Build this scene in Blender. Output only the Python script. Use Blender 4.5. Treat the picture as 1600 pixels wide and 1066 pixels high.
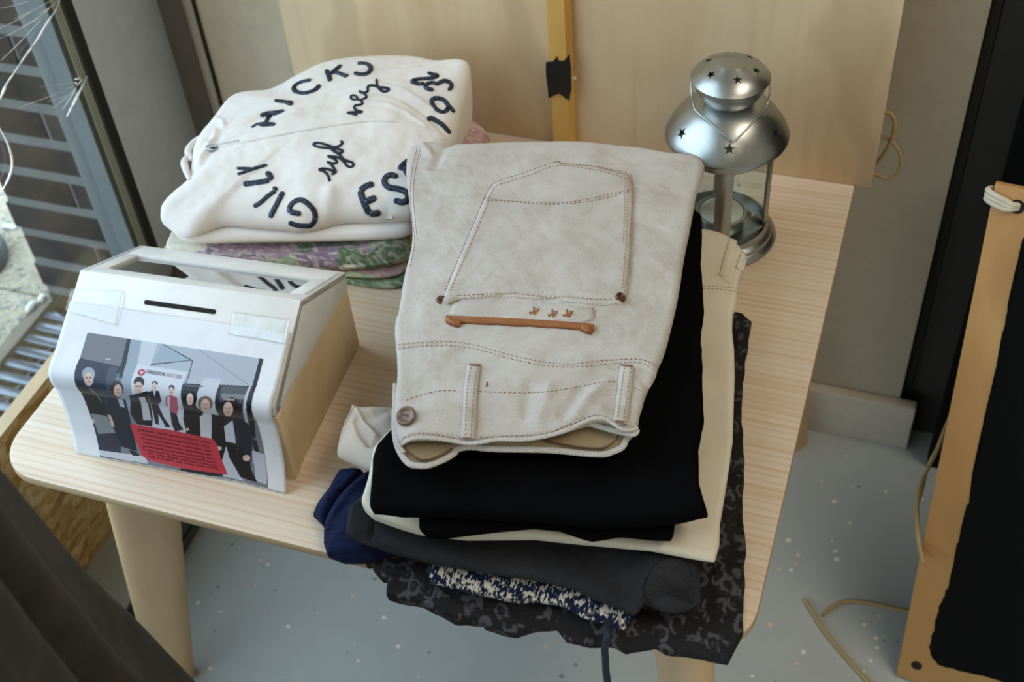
import bpy, bmesh, math, random
import numpy as np
from mathutils import Vector, Matrix
from mathutils.bvhtree import BVHTree

for o in list(bpy.data.objects): bpy.data.objects.remove(o, do_unlink=True)
scene = bpy.context.scene
COL = scene.collection
random.seed(4); RNG = np.random.RandomState(7)

# ------------------------------------------------------------------ camera
F_PX, CAM, YAW, PITCH, ROLL = 1942.22, np.array([0.7413, -0.5159, 1.358]), -0.3895, 0.7837, -0.0921
def _axes():
    cy, sy, cp, sp = math.cos(YAW), math.sin(YAW), math.cos(PITCH), math.sin(PITCH)
    f = np.array([sy*cp, cy*cp, -sp]); r = np.array([cy, -sy, 0.0]); u = np.cross(r, f)
    cr, sr = math.cos(ROLL), math.sin(ROLL)
    return cr*r+sr*u, -sr*r+cr*u, f
CR, CU, CF = _axes()
cam_data = bpy.data.cameras.new('camera'); cam = bpy.data.objects.new('camera', cam_data); COL.objects.link(cam)
cam_data.sensor_width = 36.0; cam_data.lens = F_PX/1600*36.0
cam_data.clip_start = 0.02; cam_data.clip_end = 60
M = Matrix(((CR[0], CU[0], -CF[0], CAM[0]), (CR[1], CU[1], -CF[1], CAM[1]), (CR[2], CU[2], -CF[2], CAM[2]), (0, 0, 0, 1)))
cam.matrix_world = M
cam_data.dof.use_dof = True; cam_data.dof.focus_distance = 1.08; cam_data.dof.aperture_fstop = 8.0
scene.camera = cam

# ------------------------------------------------------------------ light and exposure
scene.view_settings.view_transform = 'Standard'; scene.view_settings.look = 'None'
scene.view_settings.gamma = 1.0; scene.view_settings.use_curve_mapping = False
scene.view_settings.exposure = 0.0
scene.cycles.use_denoising = True
scene.cycles.max_bounces = 8; scene.cycles.transparent_max_bounces = 12
scene.cycles.caustics_reflective = False; scene.cycles.caustics_refractive = False
world = bpy.data.worlds.new('overcast_sky'); scene.world = world; world.use_nodes = True
wn = world.node_tree; wn.nodes.clear()
wo = wn.nodes.new('ShaderNodeOutputWorld'); wb = wn.nodes.new('ShaderNodeBackground')
wb.inputs['Color'].default_value = (0.70, 0.83, 1.0, 1); wb.inputs['Strength'].default_value = 4.3
wn.links.new(wb.outputs[0], wo.inputs[0])
def area(name, loc, rot, sx, sy, power, col):
    l = bpy.data.lights.new(name, 'AREA'); l.shape = 'RECTANGLE'; l.size = sx; l.size_y = sy; l.energy = power; l.color = col
    o = bpy.data.objects.new(name, l); COL.objects.link(o); o.location = loc; o.rotation_euler = rot
    return o
# unseen area lights added under the ceiling as warm interior fill
area('room_fill_light', (1.7, 0.0, 2.62), (0, 0, 0), 0.6, 1.2, 21, (1.0, 0.88, 0.72))
area('room_fill_light', (1.7, -2.0, 2.62), (0, 0, 0), 0.6, 1.2, 12, (1.0, 0.88, 0.72))

# ------------------------------------------------------------------ helpers: picture point on a plane of the room
def ray(px, py): return CAM, (px-800)/F_PX*CR-(py-533)/F_PX*CU+CF
def at(px, py, z=0.5):
    c, d = ray(px, py); return c+d*((z-c[2])/d[2])
def at_y(px, py, y):
    c, d = ray(px, py); return c+d*((y-c[1])/d[1])
def at_x(px, py, x):
    c, d = ray(px, py); return c+d*((x-c[0])/d[0])

# ------------------------------------------------------------------ helpers: objects
BASE = {}
def thing(name, label=None, cat=None, loc=(0, 0, 0), group=None, kind=None):
    o = bpy.data.objects.new(name, None); o.empty_display_size = 0.03; COL.objects.link(o); o.location = loc
    BASE[o.name] = Vector(loc)
    tag(o, label, cat, group, kind); return o
def tag(o, label=None, cat=None, group=None, kind=None):
    if label: o['label'] = label
    if cat: o['category'] = cat
    if group: o['group'] = group
    if kind: o['kind'] = kind
    return o
def put(o, parent):
    if parent is not None:
        o.parent = parent
        o.matrix_parent_inverse = Matrix.Translation(-BASE.get(parent.name, Vector((0, 0, 0))))
    return o
def link_mesh(name, me, mats, parent=None, smooth=True):
    if not isinstance(mats, (list, tuple)): mats = [mats]
    for m in mats: me.materials.append(m)
    if smooth: me.polygons.foreach_set('use_smooth', [True]*len(me.polygons))
    o = bpy.data.objects.new(name, me); COL.objects.link(o); BASE[o.name] = Vector((0, 0, 0))
    return put(o, parent)
def mk(name, verts, faces, mats, parent=None, smooth=True):
    me = bpy.data.meshes.new(name)
    me.from_pydata([tuple(map(float, v)) for v in verts], [], [tuple(map(int, f)) for f in faces]); me.update()
    return link_mesh(name, me, mats, parent, smooth)
def from_bm(name, bm, mats, parent=None, smooth=False, angle=None):
    bmesh.ops.recalc_face_normals(bm, faces=bm.faces)
    me = bpy.data.meshes.new(name); bm.to_mesh(me); bm.free()
    o = link_mesh(name, me, mats, parent, smooth or angle is not None)
    if angle is not None:
        try: me.set_sharp_from_angle(angle=math.radians(angle))
        except Exception: pass
    return o
def box_bm(bm, x0, x1, y0, y1, z0, z1, bev=0.0, seg=2):
    vs = [bm.verts.new(p) for p in ((x0,y0,z0),(x1,y0,z0),(x1,y1,z0),(x0,y1,z0),(x0,y0,z1),(x1,y0,z1),(x1,y1,z1),(x0,y1,z1))]
    fs = [bm.faces.new([vs[i] for i in q]) for q in ((0,3,2,1),(4,5,6,7),(0,1,5,4),(1,2,6,5),(2,3,7,6),(3,0,4,7))]
    if bev > 0:
        es = list({e for f in fs for e in f.edges})
        bmesh.ops.bevel(bm, geom=es, offset=bev, segments=seg, profile=0.5, affect='EDGES', clamp_overlap=True)
def box(name, x0, x1, y0, y1, z0, z1, mat, parent=None, bev=0.0, seg=2):
    bm = bmesh.new(); box_bm(bm, x0, x1, y0, y1, z0, z1, bev, seg)
    return from_bm(name, bm, mat, parent, angle=40 if bev else None)
def prism(name, poly, z0, z1, mat, parent=None, bev=0.0):
    """extrude an (x,y) polygon between two heights"""
    bm = bmesh.new(); lo = [bm.verts.new((p[0], p[1], z0)) for p in poly]; hi = [bm.verts.new((p[0], p[1], z1)) for p in poly]
    n = len(poly); bm.faces.new(lo[::-1]); top = bm.faces.new(hi)
    for i in range(n): bm.faces.new((lo[i], lo[(i+1)%n], hi[(i+1)%n], hi[i]))
    if bev: bmesh.ops.bevel(bm, geom=[e for e in bm.edges if abs(e.verts[0].co.z-e.verts[1].co.z) < 1e-6], offset=bev, segments=3, profile=0.5, affect='EDGES')
    return from_bm(name, bm, mat, parent, angle=40)
def lathe(name, prof, mat, parent, c, seg=96, closed=True):
    """profile [(r,z)...] turned about the vertical through c"""
    V = []; Fc = []; n = len(prof)
    for i in range(seg):
        a = 2*math.pi*i/seg
        for r, z in prof: V.append((c[0]+max(r, 1e-5)*math.cos(a), c[1]+max(r, 1e-5)*math.sin(a), c[2]+z))
    for i in range(seg):
        j = (i+1) % seg
        for k in range(n if closed else n-1):
            l = (k+1) % n
            Fc.append((i*n+k, j*n+k, j*n+l, i*n+l))
    o = mk(name, V, Fc, mat, parent)
    o.data.set_sharp_from_angle(angle=math.radians(38)); return o
def catmull(P, step=None, n=8, closed=False):
    P = np.array(P, float); m = len(P); out = []
    rng = range(m) if closed else range(m-1)
    for i in rng:
        if closed: p0, p1, p2, p3 = P[(i-1)%m], P[i], P[(i+1)%m], P[(i+2)%m]
        else: p0, p1, p2, p3 = P[max(i-1,0)], P[i], P[i+1], P[min(i+2,m-1)]
        k = n if step is None else max(2, int(np.linalg.norm(p2-p1)/step))
        for t in np.arange(k)/k:
            out.append(0.5*((2*p1)+(-p0+p2)*t+(2*p0-5*p1+4*p2-p3)*t*t+(-p0+3*p1-3*p2+p3)*t**3))
    if not closed: out.append(P[-1])
    return np.array(out)
def resample(P, N, closed=True):
    P = np.asarray(P, float); Q = np.vstack([P, P[:1]]) if closed else P
    d = np.r_[0, np.cumsum(np.linalg.norm(np.diff(Q, axis=0), axis=1))]
    t = np.linspace(0, d[-1], N+1)[:-1] if closed else np.linspace(0, d[-1], N)
    return np.stack([np.interp(t, d, Q[:, k]) for k in range(Q.shape[1])], 1)
def chaikin(P, it=2):
    P = np.asarray(P, float)
    for _ in range(it):
        Q = np.roll(P, -1, axis=0); P = np.stack([.75*P+.25*Q, .25*P+.75*Q], 1).reshape(-1, P.shape[1])
    return P
def tube(name, pts, rad, mat, parent=None, seg=8, caps=True, flat=1.0, up=None):
    """a round (or flattened) cord along pts; rad is a number or one per point"""
    P = np.asarray(pts, float); n = len(P); R = np.full(n, rad) if np.isscalar(rad) else np.asarray(rad)
    T = np.gradient(P, axis=0); T /= np.linalg.norm(T, axis=1)[:, None]+1e-12
    V = []; Fc = []; ref = np.array([0, 0, 1.0]) if up is None else np.array(up, float)
    a0 = np.cross(T[0], ref)
    if np.linalg.norm(a0) < 1e-3: a0 = np.cross(T[0], [1.0, 0, 0])
    a = a0/np.linalg.norm(a0)
    for i in range(n):
        a = a-T[i]*(a@T[i]); a /= np.linalg.norm(a)+1e-12; b = np.cross(T[i], a)
        for k in range(seg):
            th = 2*math.pi*k/seg; V.append(P[i]+R[i]*(math.cos(th)*a+flat*math.sin(th)*b))
    for i in range(n-1):
        for k in range(seg): l = (k+1) % seg; Fc.append((i*seg+k, i*seg+l, (i+1)*seg+l, (i+1)*seg+k))
    if caps: Fc.append(tuple(range(seg))[::-1]); Fc.append(tuple((n-1)*seg+k for k in range(seg)))
    return mk(name, V, Fc, mat, parent)

# numpy gradient noise
_perm = RNG.permutation(256); _perm = np.r_[_perm, _perm]; _ga = RNG.rand(256)*2*math.pi
def pnoise(x, y, seed=0):
    x = x+seed*17.31; y = y+seed*9.17
    xi = np.floor(x).astype(int); yi = np.floor(y).astype(int); xf = x-xi; yf = y-yi
    u = xf*xf*xf*(xf*(xf*6-15)+10); v = yf*yf*yf*(yf*(yf*6-15)+10)
    def g(ix, iy, dx, dy):
        a = _ga[_perm[(_perm[ix & 255]+iy) & 255]]; return np.cos(a)*dx+np.sin(a)*dy
    n00 = g(xi, yi, xf, yf); n10 = g(xi+1, yi, xf-1, yf); n01 = g(xi, yi+1, xf, yf-1); n11 = g(xi+1, yi+1, xf-1, yf-1)
    return (n00*(1-u)+n10*u)*(1-v)+(n01*(1-u)+n11*u)*v
def seg_dist(X, Y, A, B):
    ab = B-A; t = np.clip(((X-A[0])*ab[0]+(Y-A[1])*ab[1])/(ab@ab+1e-12), 0, 1)
    return np.hypot(X-A[0]-t*ab[0], Y-A[1]-t*ab[1])
def poly_dist(X, Y, P, closed=False):
    n = len(P); best = np.full(X.shape, 9.0)
    for i in range(n if closed else n-1): best = np.minimum(best, seg_dist(X, Y, P[i], P[(i+1) % n]))
    return best

# ------------------------------------------------------------------ a folded garment: rounded plies below a soft top
def garment(name, outline, zb, mats, parent=None, plies=1, dome=0.0, waves=(), creases=(), smooth=2, N=420, R=80,
            inset=0.003, seed=1, shape=None, centre=None, er=None, wob=0.0):
    """outline: picture point + height of the widest line all round; zb: height of the underside.
    waves: (amplitude, scale_x, scale_y, angle); creases: (points, width, amplitude) in picture coordinates at mean height"""
    P = np.array([at(x, y, z) for x, y, z in outline])
    zc = P[:, 2].mean()
    P = resample(chaikin(P, smooth), N)
    x, y = P[:, 0], P[:, 1]
    if wob:
        nx = np.gradient(y); ny = -np.gradient(x); L = np.hypot(nx, ny)+1e-9
        w = wob*pnoise(np.arange(N)*0.0+x*60, y*60, seed+5)
        P[:, 0] += nx/L*w; P[:, 1] += ny/L*w; x, y = P[:, 0], P[:, 1]
    A = 0.5*np.sum(x*np.roll(y, -1)-np.roll(x, -1)*y)
    if A < 0: P = P[::-1].copy(); x, y = P[:, 0], P[:, 1]
    if centre is None: c = np.array([x.mean(), y.mean()])
    else: c = at(centre[0], centre[1], zc)[:2]
    def basis(X, Y):
        X = X-c[0]; Y = Y-c[1]; return np.stack([np.ones_like(X), X, Y, X*X, Y*Y, X*Y], -1)
    co, *_ = np.linalg.lstsq(basis(x, y), P[:, 2], rcond=None)
    res = P[:, 2]-basis(x, y)@co
    s = 1-(np.arange(R)/(R-1))**1.0
    s = np.r_[s[:-1], 0.004]
    S = s[:, None]; X = c[0]+(x-c[0])[None]*S; Y = c[1]+(y-c[1])[None]*S
    zbf = zb if callable(zb) else (lambda a, b: np.full(np.shape(a), float(zb)))
    H = P[:, 2]-zbf(x, y); h = H/max(plies-0.5, 0.5); r = np.clip(h/2, 0.0008, 0.02) if er is None else np.full(N, er)
    D = poly_dist(X.ravel(), Y.ravel(), P[::3, :2], True).reshape(X.shape); D[0] = 0
    rr = r[None]; q = np.clip(1-D/np.maximum(rr*1.3, 1e-4), 0, 1)
    Z = basis(X, Y)@co+res[None]*S**5+rr*np.sqrt(np.clip(1-q*q, 0, 1))*1.0
    ins = np.clip(D/0.02, 0, 1)
    Z += dome*(1-S**2)*1.0
    for k, (amp, sx, sy, ang) in enumerate(waves):
        ca, sa = math.cos(ang), math.sin(ang)
        u = (X*ca+Y*sa)*sx; v = (-X*sa+Y*ca)*sy
        Z += amp*pnoise(u, v, seed*3+k)*(0.25+0.75*ins)
    for pts, w, amp in creases:
        Q = np.array([at(a, b, zc+0.004)[:2] for a, b in pts])
        d = poly_dist(X, Y, Q)
        Z += amp*np.exp(-(d/w)**2)
    V = [np.stack([X.ravel(), Y.ravel(), Z.ravel()], 1)]
    top_n = R*N
    # sides
    nx = np.roll(y, -1)-np.roll(y, 1); ny = -(np.roll(x, -1)-np.roll(x, 1)); L = np.hypot(nx, ny)+1e-9; nx /= L; ny /= L
    K = 6; cur = P[:, 2].copy(); prev_in = np.zeros(N); rings = []
    for p in range(plies):
        a0 = 0.5 if p == 0 else 0.0
        pin = np.zeros(N) if p == 0 else inset*(0.6+1.6*pnoise(x*18, y*18, seed*7+p))*1.0+inset*0.3*p
        pin = np.clip(pin, -inset, 4*inset)
        for k in range(1, K+1):
            f = a0+(1-a0)*k/K
            off = -(r if np.ndim(r) else r)*0.75*(1-np.sqrt(np.clip(1-(2*f-1)**2, 0, 1)))
            zz = cur-h*(f-a0)
            o = off-(pin if p else 0)
            rings.append((x+nx*o, y+ny*o, zz))
        cur = cur-h*(1-a0)
    rings.append((c[0]+(x-c[0])*0.004, c[1]+(y-c[1])*0.004, zbf(x*0+c[0], y*0+c[1])))
    for a, b, zz in rings: V.append(np.stack([a, b, np.broadcast_to(zz, a.shape)], 1))
    V = np.vstack(V)
    if shape is not None: V = shape(V, top_n)
    Fc = []
    idx = np.arange(N); nxt = (idx+1) % N
    def band(a, b, flip):
        q = np.stack([a+idx, a+nxt, b+nxt, b+idx], 1)
        return q[:, ::-1] if flip else q
    for i in range(R-1): Fc.append(band(i*N, (i+1)*N, False))
    base = 0
    for j in range(len(rings)):
        b = top_n+j*N; Fc.append(band(base, b, True)); base = b
    Fc = np.vstack(Fc)
    me = bpy.data.meshes.new(name); me.vertices.add(len(V)); me.vertices.foreach_set('co', V.astype(np.float32).ravel())
    nf = len(Fc); me.loops.add(nf*4); me.loops.foreach_set('vertex_index', Fc.astype(np.int32).ravel())
    me.polygons.add(nf); me.polygons.foreach_set('loop_start', np.arange(0, nf*4, 4, dtype=np.int32)); me.polygons.foreach_set('loop_total', np.full(nf, 4, np.int32))
    me.update(); me.validate()
    return link_mesh(name, me, mats, parent)
def bvh_of(*objs):
    V = []; P = []; b = 0
    for o in objs:
        for v in o.data.vertices: V.append(v.co)
        for p in o.data.polygons: P.append([b+i for i in p.vertices])
        b += len(o.data.vertices)
    return BVHTree.FromPolygons(V, P)
def cast(px, py, bvh):
    c, d = ray(px, py); h = bvh.ray_cast(Vector(c), Vector(d).normalized())
    if h[0] is None: return None
    n = np.array(h[1]); n = n if n@d < 0 else -n
    return np.array(h[0]), n
def ribbon(name, pts, w, t, mat, parent, bvh, step=3.0, lift=0.0, closed_curve=True, sm=True, tip=1.0):
    """an applied strip of width w and thickness t that follows the cloth below picture points"""
    Q = catmull(pts, step=step) if sm and len(pts) > 2 else resample(np.array(pts, float), max(3, int(np.linalg.norm(np.array(pts[-1], float)-pts[0])/step)+2), closed=False)
    L = [cast(a, b, bvh) for a, b in Q]; L = [l for l in L if l is not None]
    if len(L) < 3: return None
    P = np.array([l[0] for l in L]); Nn = np.array([l[1] for l in L])
    keep = [0]
    for i in range(1, len(P)):
        if np.linalg.norm(P[i]-P[keep[-1]]) < 0.03: keep.append(i)
        else: break
    P = P[keep]; Nn = Nn[keep]; n = len(P)
    if n < 3: return None
    for _ in range(2):
        P[1:-1] = (P[:-2]+2*P[1:-1]+P[2:])/4; Nn[1:-1] = (Nn[:-2]+2*Nn[1:-1]+Nn[2:])/4
    Nn /= np.linalg.norm(Nn, axis=1)[:, None]
    P = P+Nn*lift
    T = np.gradient(P, axis=0); T /= np.linalg.norm(T, axis=1)[:, None]+1e-12
    B = np.cross(Nn, T); B /= np.linalg.norm(B, axis=1)[:, None]+1e-12
    d = np.r_[0, np.cumsum(np.linalg.norm(np.diff(P, axis=0), axis=1))]; e = np.minimum(d, d[-1]-d); W = np.full(n, w/2)
    if tip: W = W*np.sqrt(np.clip(1-(1-np.clip(e/(w/2*tip)+0.15, 0, 1))**2, 0.05, 1))
    prof = [(-1, -0.5), (-0.97, 0.35), (-0.7, 0.85), (0, 1.0), (0.7, 0.85), (0.97, 0.35), (1, -0.5)]
    m = len(prof); V = []; Fc = []
    for i in range(n):
        for a, b in prof: V.append(P[i]+B[i]*W[i]*a+Nn[i]*t*b)
    for i in range(n-1):
        for k in range(m):
            l = (k+1) % m; Fc.append((i*m+k, (i+1)*m+k, (i+1)*m+l, i*m+l))
    Fc.append(tuple(range(m))); Fc.append(tuple((n-1)*m+k for k in range(m))[::-1])
    return mk(name, V, Fc, mat, parent)
def stitches(name, lines, mat, parent, bvh, dash=0.0026, gap=0.0013, w=0.0006):
    """rows of sewn dashes along picture lines"""
    V = []; Fc = []
    for pts in lines:
        Q = catmull(pts, step=2.0) if len(pts) > 2 else resample(np.array(pts, float), 40, closed=False)
        L = [cast(a, b, bvh) for a, b in Q]; L = [l for l in L if l is not None]
        if len(L) < 3: continue
        P = np.array([l[0] for l in L]); Nn = np.array([l[1] for l in L]); jump = np.linalg.norm(np.diff(P, axis=0), axis=1) > 0.03
        if jump.any(): k = int(np.argmax(jump)); P = P[:k+1]; Nn = Nn[:k+1]
        if len(P) < 3: continue
        d = np.r_[0, np.cumsum(np.linalg.norm(np.diff(P, axis=0), axis=1))]; s = 0.0
        I = lambda a, t: np.array([np.interp(t, d, a[:, k]) for k in range(3)])
        while s+dash < d[-1]:
            a, b = I(P, s), I(P, s+dash); nn = I(Nn, s+dash/2); nn /= np.linalg.norm(nn)
            t = (b-a)/(np.linalg.norm(b-a)+1e-9); sd = np.cross(nn, t)*w/2; k = len(V); h = nn*0.0005
            V += [a-sd-h, a+sd-h, b+sd-h, b-sd-h, a-sd*.6+h+t*.0003, a+sd*.6+h+t*.0003, b+sd*.6+h-t*.0003, b-sd*.6+h-t*.0003]
            Fc += [(k+4,k+5,k+6,k+7),(k,k+1,k+5,k+4),(k+1,k+2,k+6,k+5),(k+2,k+3,k+7,k+6),(k+3,k,k+4,k+7)]
            s += dash+gap
    if not V: return None
    return tag(mk(name, V, Fc, mat, parent, smooth=False), kind='stuff')
def patch(name, outline, h, mat, parent, bvh, N=180, R=18, edge=0.0015, smooth=1, centre=None, base=0.0015):
    """a flat piece of cloth or leather sewn on: follows the surface below, raised by h"""
    P = resample(chaikin(np.array(outline, float), smooth), N); c = P.mean(0) if centre is None else np.array(centre, float)
    V = []; top = []
    for i in range(R):
        s = 1-i/(R-1)*0.999
        for p in P:
            q = c+(p-c)*s; l = cast(q[0], q[1], bvh)
            if l is None: l = (at(q[0], q[1], 0.64), np.array([0, 0, 1.0]))
            V.append((l[0], l[1]))
    A = np.array([v[0] for v in V]); B = np.array([v[1] for v in V])
    W3 = A[:N]; ctr = A[-1]
    D = np.array([np.min(np.linalg.norm(W3-a, axis=1)) for a in A[:6*N]]); D = np.r_[D, np.full(len(A)-6*N, 9.0)]
    q = np.clip(1-D/edge, 0, 1); hh = h*(0.55+0.45*np.sqrt(np.clip(1-q*q, 0, 1)))
    top = A+B*hh[:, None]; low = A[:N]-B[:N]*base
    allv = np.vstack([top, low]); Fc = []
    for i in range(R-1):
        for k in range(N):
            l = (k+1) % N; Fc.append((i*N+k, i*N+l, (i+1)*N+l, (i+1)*N+k))
    b = R*N
    for k in range(N): l = (k+1) % N; Fc.append((k, b+k, b+l, l))
    bm = bmesh.new(); me = bpy.data.meshes.new(name); me.from_pydata(allv.tolist(), [], Fc); bm.from_mesh(me); bmesh.ops.recalc_face_normals(bm, faces=bm.faces); bm.to_mesh(me); bm.free()
    return link_mesh(name, me, mat, parent)

# ------------------------------------------------------------------ materials
def s2l(c): return tuple((x/12.92 if x <= 0.04045 else ((x+0.055)/1.055)**2.4) for x in c)
def rgb(r, g, b): return s2l((r/255, g/255, b/255))+(1,)
class Mat:
    def __init__(s, name, col=(0.5, 0.5, 0.5, 1), rough=0.6, metal=0.0, spec=0.5, sheen=0.0):
        s.m = bpy.data.materials.new(name); s.m.use_nodes = True; s.t = s.m.node_tree; s.n = s.t.nodes; s.l = s.t.links
        s.b = s.n['Principled BSDF']; s.b.inputs['Base Color'].default_value = col; s.b.inputs['Roughness'].default_value = rough
        s.b.inputs['Metallic'].default_value = metal; s.b.inputs['Specular IOR Level'].default_value = spec
        if sheen: s.b.inputs['Sheen Weight'].default_value = sheen; s.b.inputs['Sheen Roughness'].default_value = 0.6
        s.co = s.n.new('ShaderNodeTexCoord').outputs['Object']
    def N(s, typ, **kw):
        n = s.n.new(typ)
        for k, v in kw.items():
            if k in n.inputs: 
                if hasattr(v, 'is_linked') or isinstance(v, bpy.types.NodeSocket): s.l.new(v, n.inputs[k])
                else: n.inputs[k].default_value = v
            else: setattr(n, k, v)
        return n
    def mapping(s, scale=(1, 1, 1), rot=(0, 0, 0), loc=(0, 0, 0), vec=None):
        n = s.n.new('ShaderNodeMapping'); n.inputs['Scale'].default_value = scale; n.inputs['Rotation'].default_value = rot; n.inputs['Location'].default_value = loc
        s.l.new(vec or s.co, n.inputs['Vector']); return n.outputs[0]
    def noise(s, scale=5, detail=3, rough=0.5, vec=None, dist=0.0):
        n = s.n.new('ShaderNodeTexNoise'); n.inputs['Scale'].default_value = scale; n.inputs['Detail'].default_value = detail
        n.inputs['Roughness'].default_value = rough; n.inputs['Distortion'].default_value = dist
        s.l.new(vec or s.co, n.inputs['Vector']); return n.outputs['Fac']
    def ramp(s, fac, stops, interp='LINEAR'):
        n = s.n.new('ShaderNodeValToRGB'); r = n.color_ramp; r.interpolation = interp
        while len(r.elements) < len(stops): r.elements.new(0.5)
        for e, (p, c) in zip(r.elements, stops): e.position = p; e.color = c if len(c) == 4 else tuple(c)+(1,)
        s.l.new(fac, n.inputs[0]); return n.outputs[0]
    def mix(s, a, b, fac, mode='MIX'):
        n = s.n.new('ShaderNodeMix'); n.data_type = 'RGBA'; n.blend_type = mode; n.clamp_factor = True
        for sock, v in ((n.inputs['Factor'], fac), (n.inputs[6], a), (n.inputs[7], b)):
            if isinstance(v, bpy.types.NodeSocket): s.l.new(v, sock)
            else: sock.default_value = v
        return n.outputs[2]
    def math(s, op, a, b=0.0, c=0.0):
        n = s.n.new('ShaderNodeMath'); n.operation = op
        for i, v in enumerate((a, b, c)):
            if isinstance(v, bpy.types.NodeSocket): s.l.new(v, n.inputs[i])
            else: n.inputs[i].default_value = v
        return n.outputs[0]
    def wave(s, scale, vec=None, dist=0, dscale=1, detail=2):
        n = s.n.new('ShaderNodeTexWave'); n.inputs['Scale'].default_value = scale; n.inputs['Distortion'].default_value = dist
        n.inputs['Detail Scale'].default_value = dscale; n.inputs['Detail'].default_value = detail
        s.l.new(vec or s.co, n.inputs['Vector']); return n.outputs['Fac']
    def voronoi(s, scale, vec=None, feature='F1', out='Distance', rnd=1.0):
        n = s.n.new('ShaderNodeTexVoronoi'); n.feature = feature; n.inputs['Scale'].default_value = scale; n.inputs['Randomness'].default_value = rnd
        s.l.new(vec or s.co, n.inputs['Vector']); return n.outputs[out]
    def warp(s, amt, scale, vec=None):
        nz = s.n.new('ShaderNodeTexNoise'); nz.inputs['Scale'].default_value = scale; nz.inputs['Detail'].default_value = 2
        s.l.new(vec or s.co, nz.inputs['Vector'])
        sub = s.n.new('ShaderNodeVectorMath'); sub.operation = 'SUBTRACT'; s.l.new(nz.outputs['Color'], sub.inputs[0]); sub.inputs[1].default_value = (.5, .5, .5)
        sc = s.n.new('ShaderNodeVectorMath'); sc.operation = 'SCALE'; s.l.new(sub.outputs[0], sc.inputs[0]); sc.inputs['Scale'].default_value = amt
        ad = s.n.new('ShaderNodeVectorMath'); ad.operation = 'ADD'; s.l.new(vec or s.co, ad.inputs[0]); s.l.new(sc.outputs[0], ad.inputs[1]); return ad.outputs[0]
    def color(s, sock): s.l.new(sock, s.b.inputs['Base Color']); return s
    def rough(s, sock): s.l.new(sock, s.b.inputs['Roughness']); return s
    def bump(s, h, dist=0.001, strength=0.5, prev=None):
        n = s.n.new('ShaderNodeBump'); n.inputs['Distance'].default_value = dist; n.inputs['Strength'].default_value = strength
        s.l.new(h, n.inputs['Height'])
        if prev is not None: s.l.new(prev, n.inputs['Normal'])
        s.l.new(n.outputs[0], s.b.inputs['Normal']); return n.outputs[0]

def plain(name, c, rough=0.5, metal=0.0, spec=0.5, bump=None):
    m = Mat(name, rgb(*c), rough, metal, spec)
    n = m.noise(40, 3); m.color(m.mix(rgb(*[max(0, v*0.93) for v in c]), rgb(*[min(255, v*1.04) for v in c]), n))
    if bump: m.bump(m.noise(bump[0], 2), bump[1], 0.6)
    return m.m
def cloth_mat(name, c, c2=None, weave=900, rough=0.9, amt=0.0003, mottle=30, sheen=0.0, strength=0.5, spec=0.25):
    m = Mat(name, rgb(*c), rough, 0, spec, sheen); c2 = c2 or [v*0.92 for v in c]
    n = m.noise(mottle, 4); m.color(m.mix(rgb(*c2), rgb(*c), m.ramp(n, [(0.3, (0,0,0)), (0.7, (1,1,1))])))
    w = m.noise(weave, 2); m.bump(m.noise(140, 4, 0.7), 0.0008, 0.35, m.bump(w, amt, strength)); return m.m
def denim_mat(name, c, c2, period=0.0011, ang=0.9, strength=0.55, mott=(0.35, 0.7), spec=0.25):
    m = Mat(name, rgb(*c), 0.92, 0, spec)
    v = m.mapping((1, 1, 0.6), (0, 0, ang)); s = 2*math.pi/(20*period)
    w = m.wave(s, v, 1.2, 2.0); n = m.noise(26, 4, 0.6); f = m.noise(900, 2)
    base = m.mix(rgb(*c2), rgb(*c), m.ramp(n, [(mott[0], (0,0,0)), (mott[1], (1,1,1))]))
    dk = m.mix(base, rgb(*[x*0.86 for x in c2]), m.math('MULTIPLY', m.math('SUBTRACT', 1.0, w), 0.55))
    m.color(dk); b = m.bump(w, 0.0006, strength); m.bump(f, 0.0003, 0.4, b); return m.m

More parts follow.
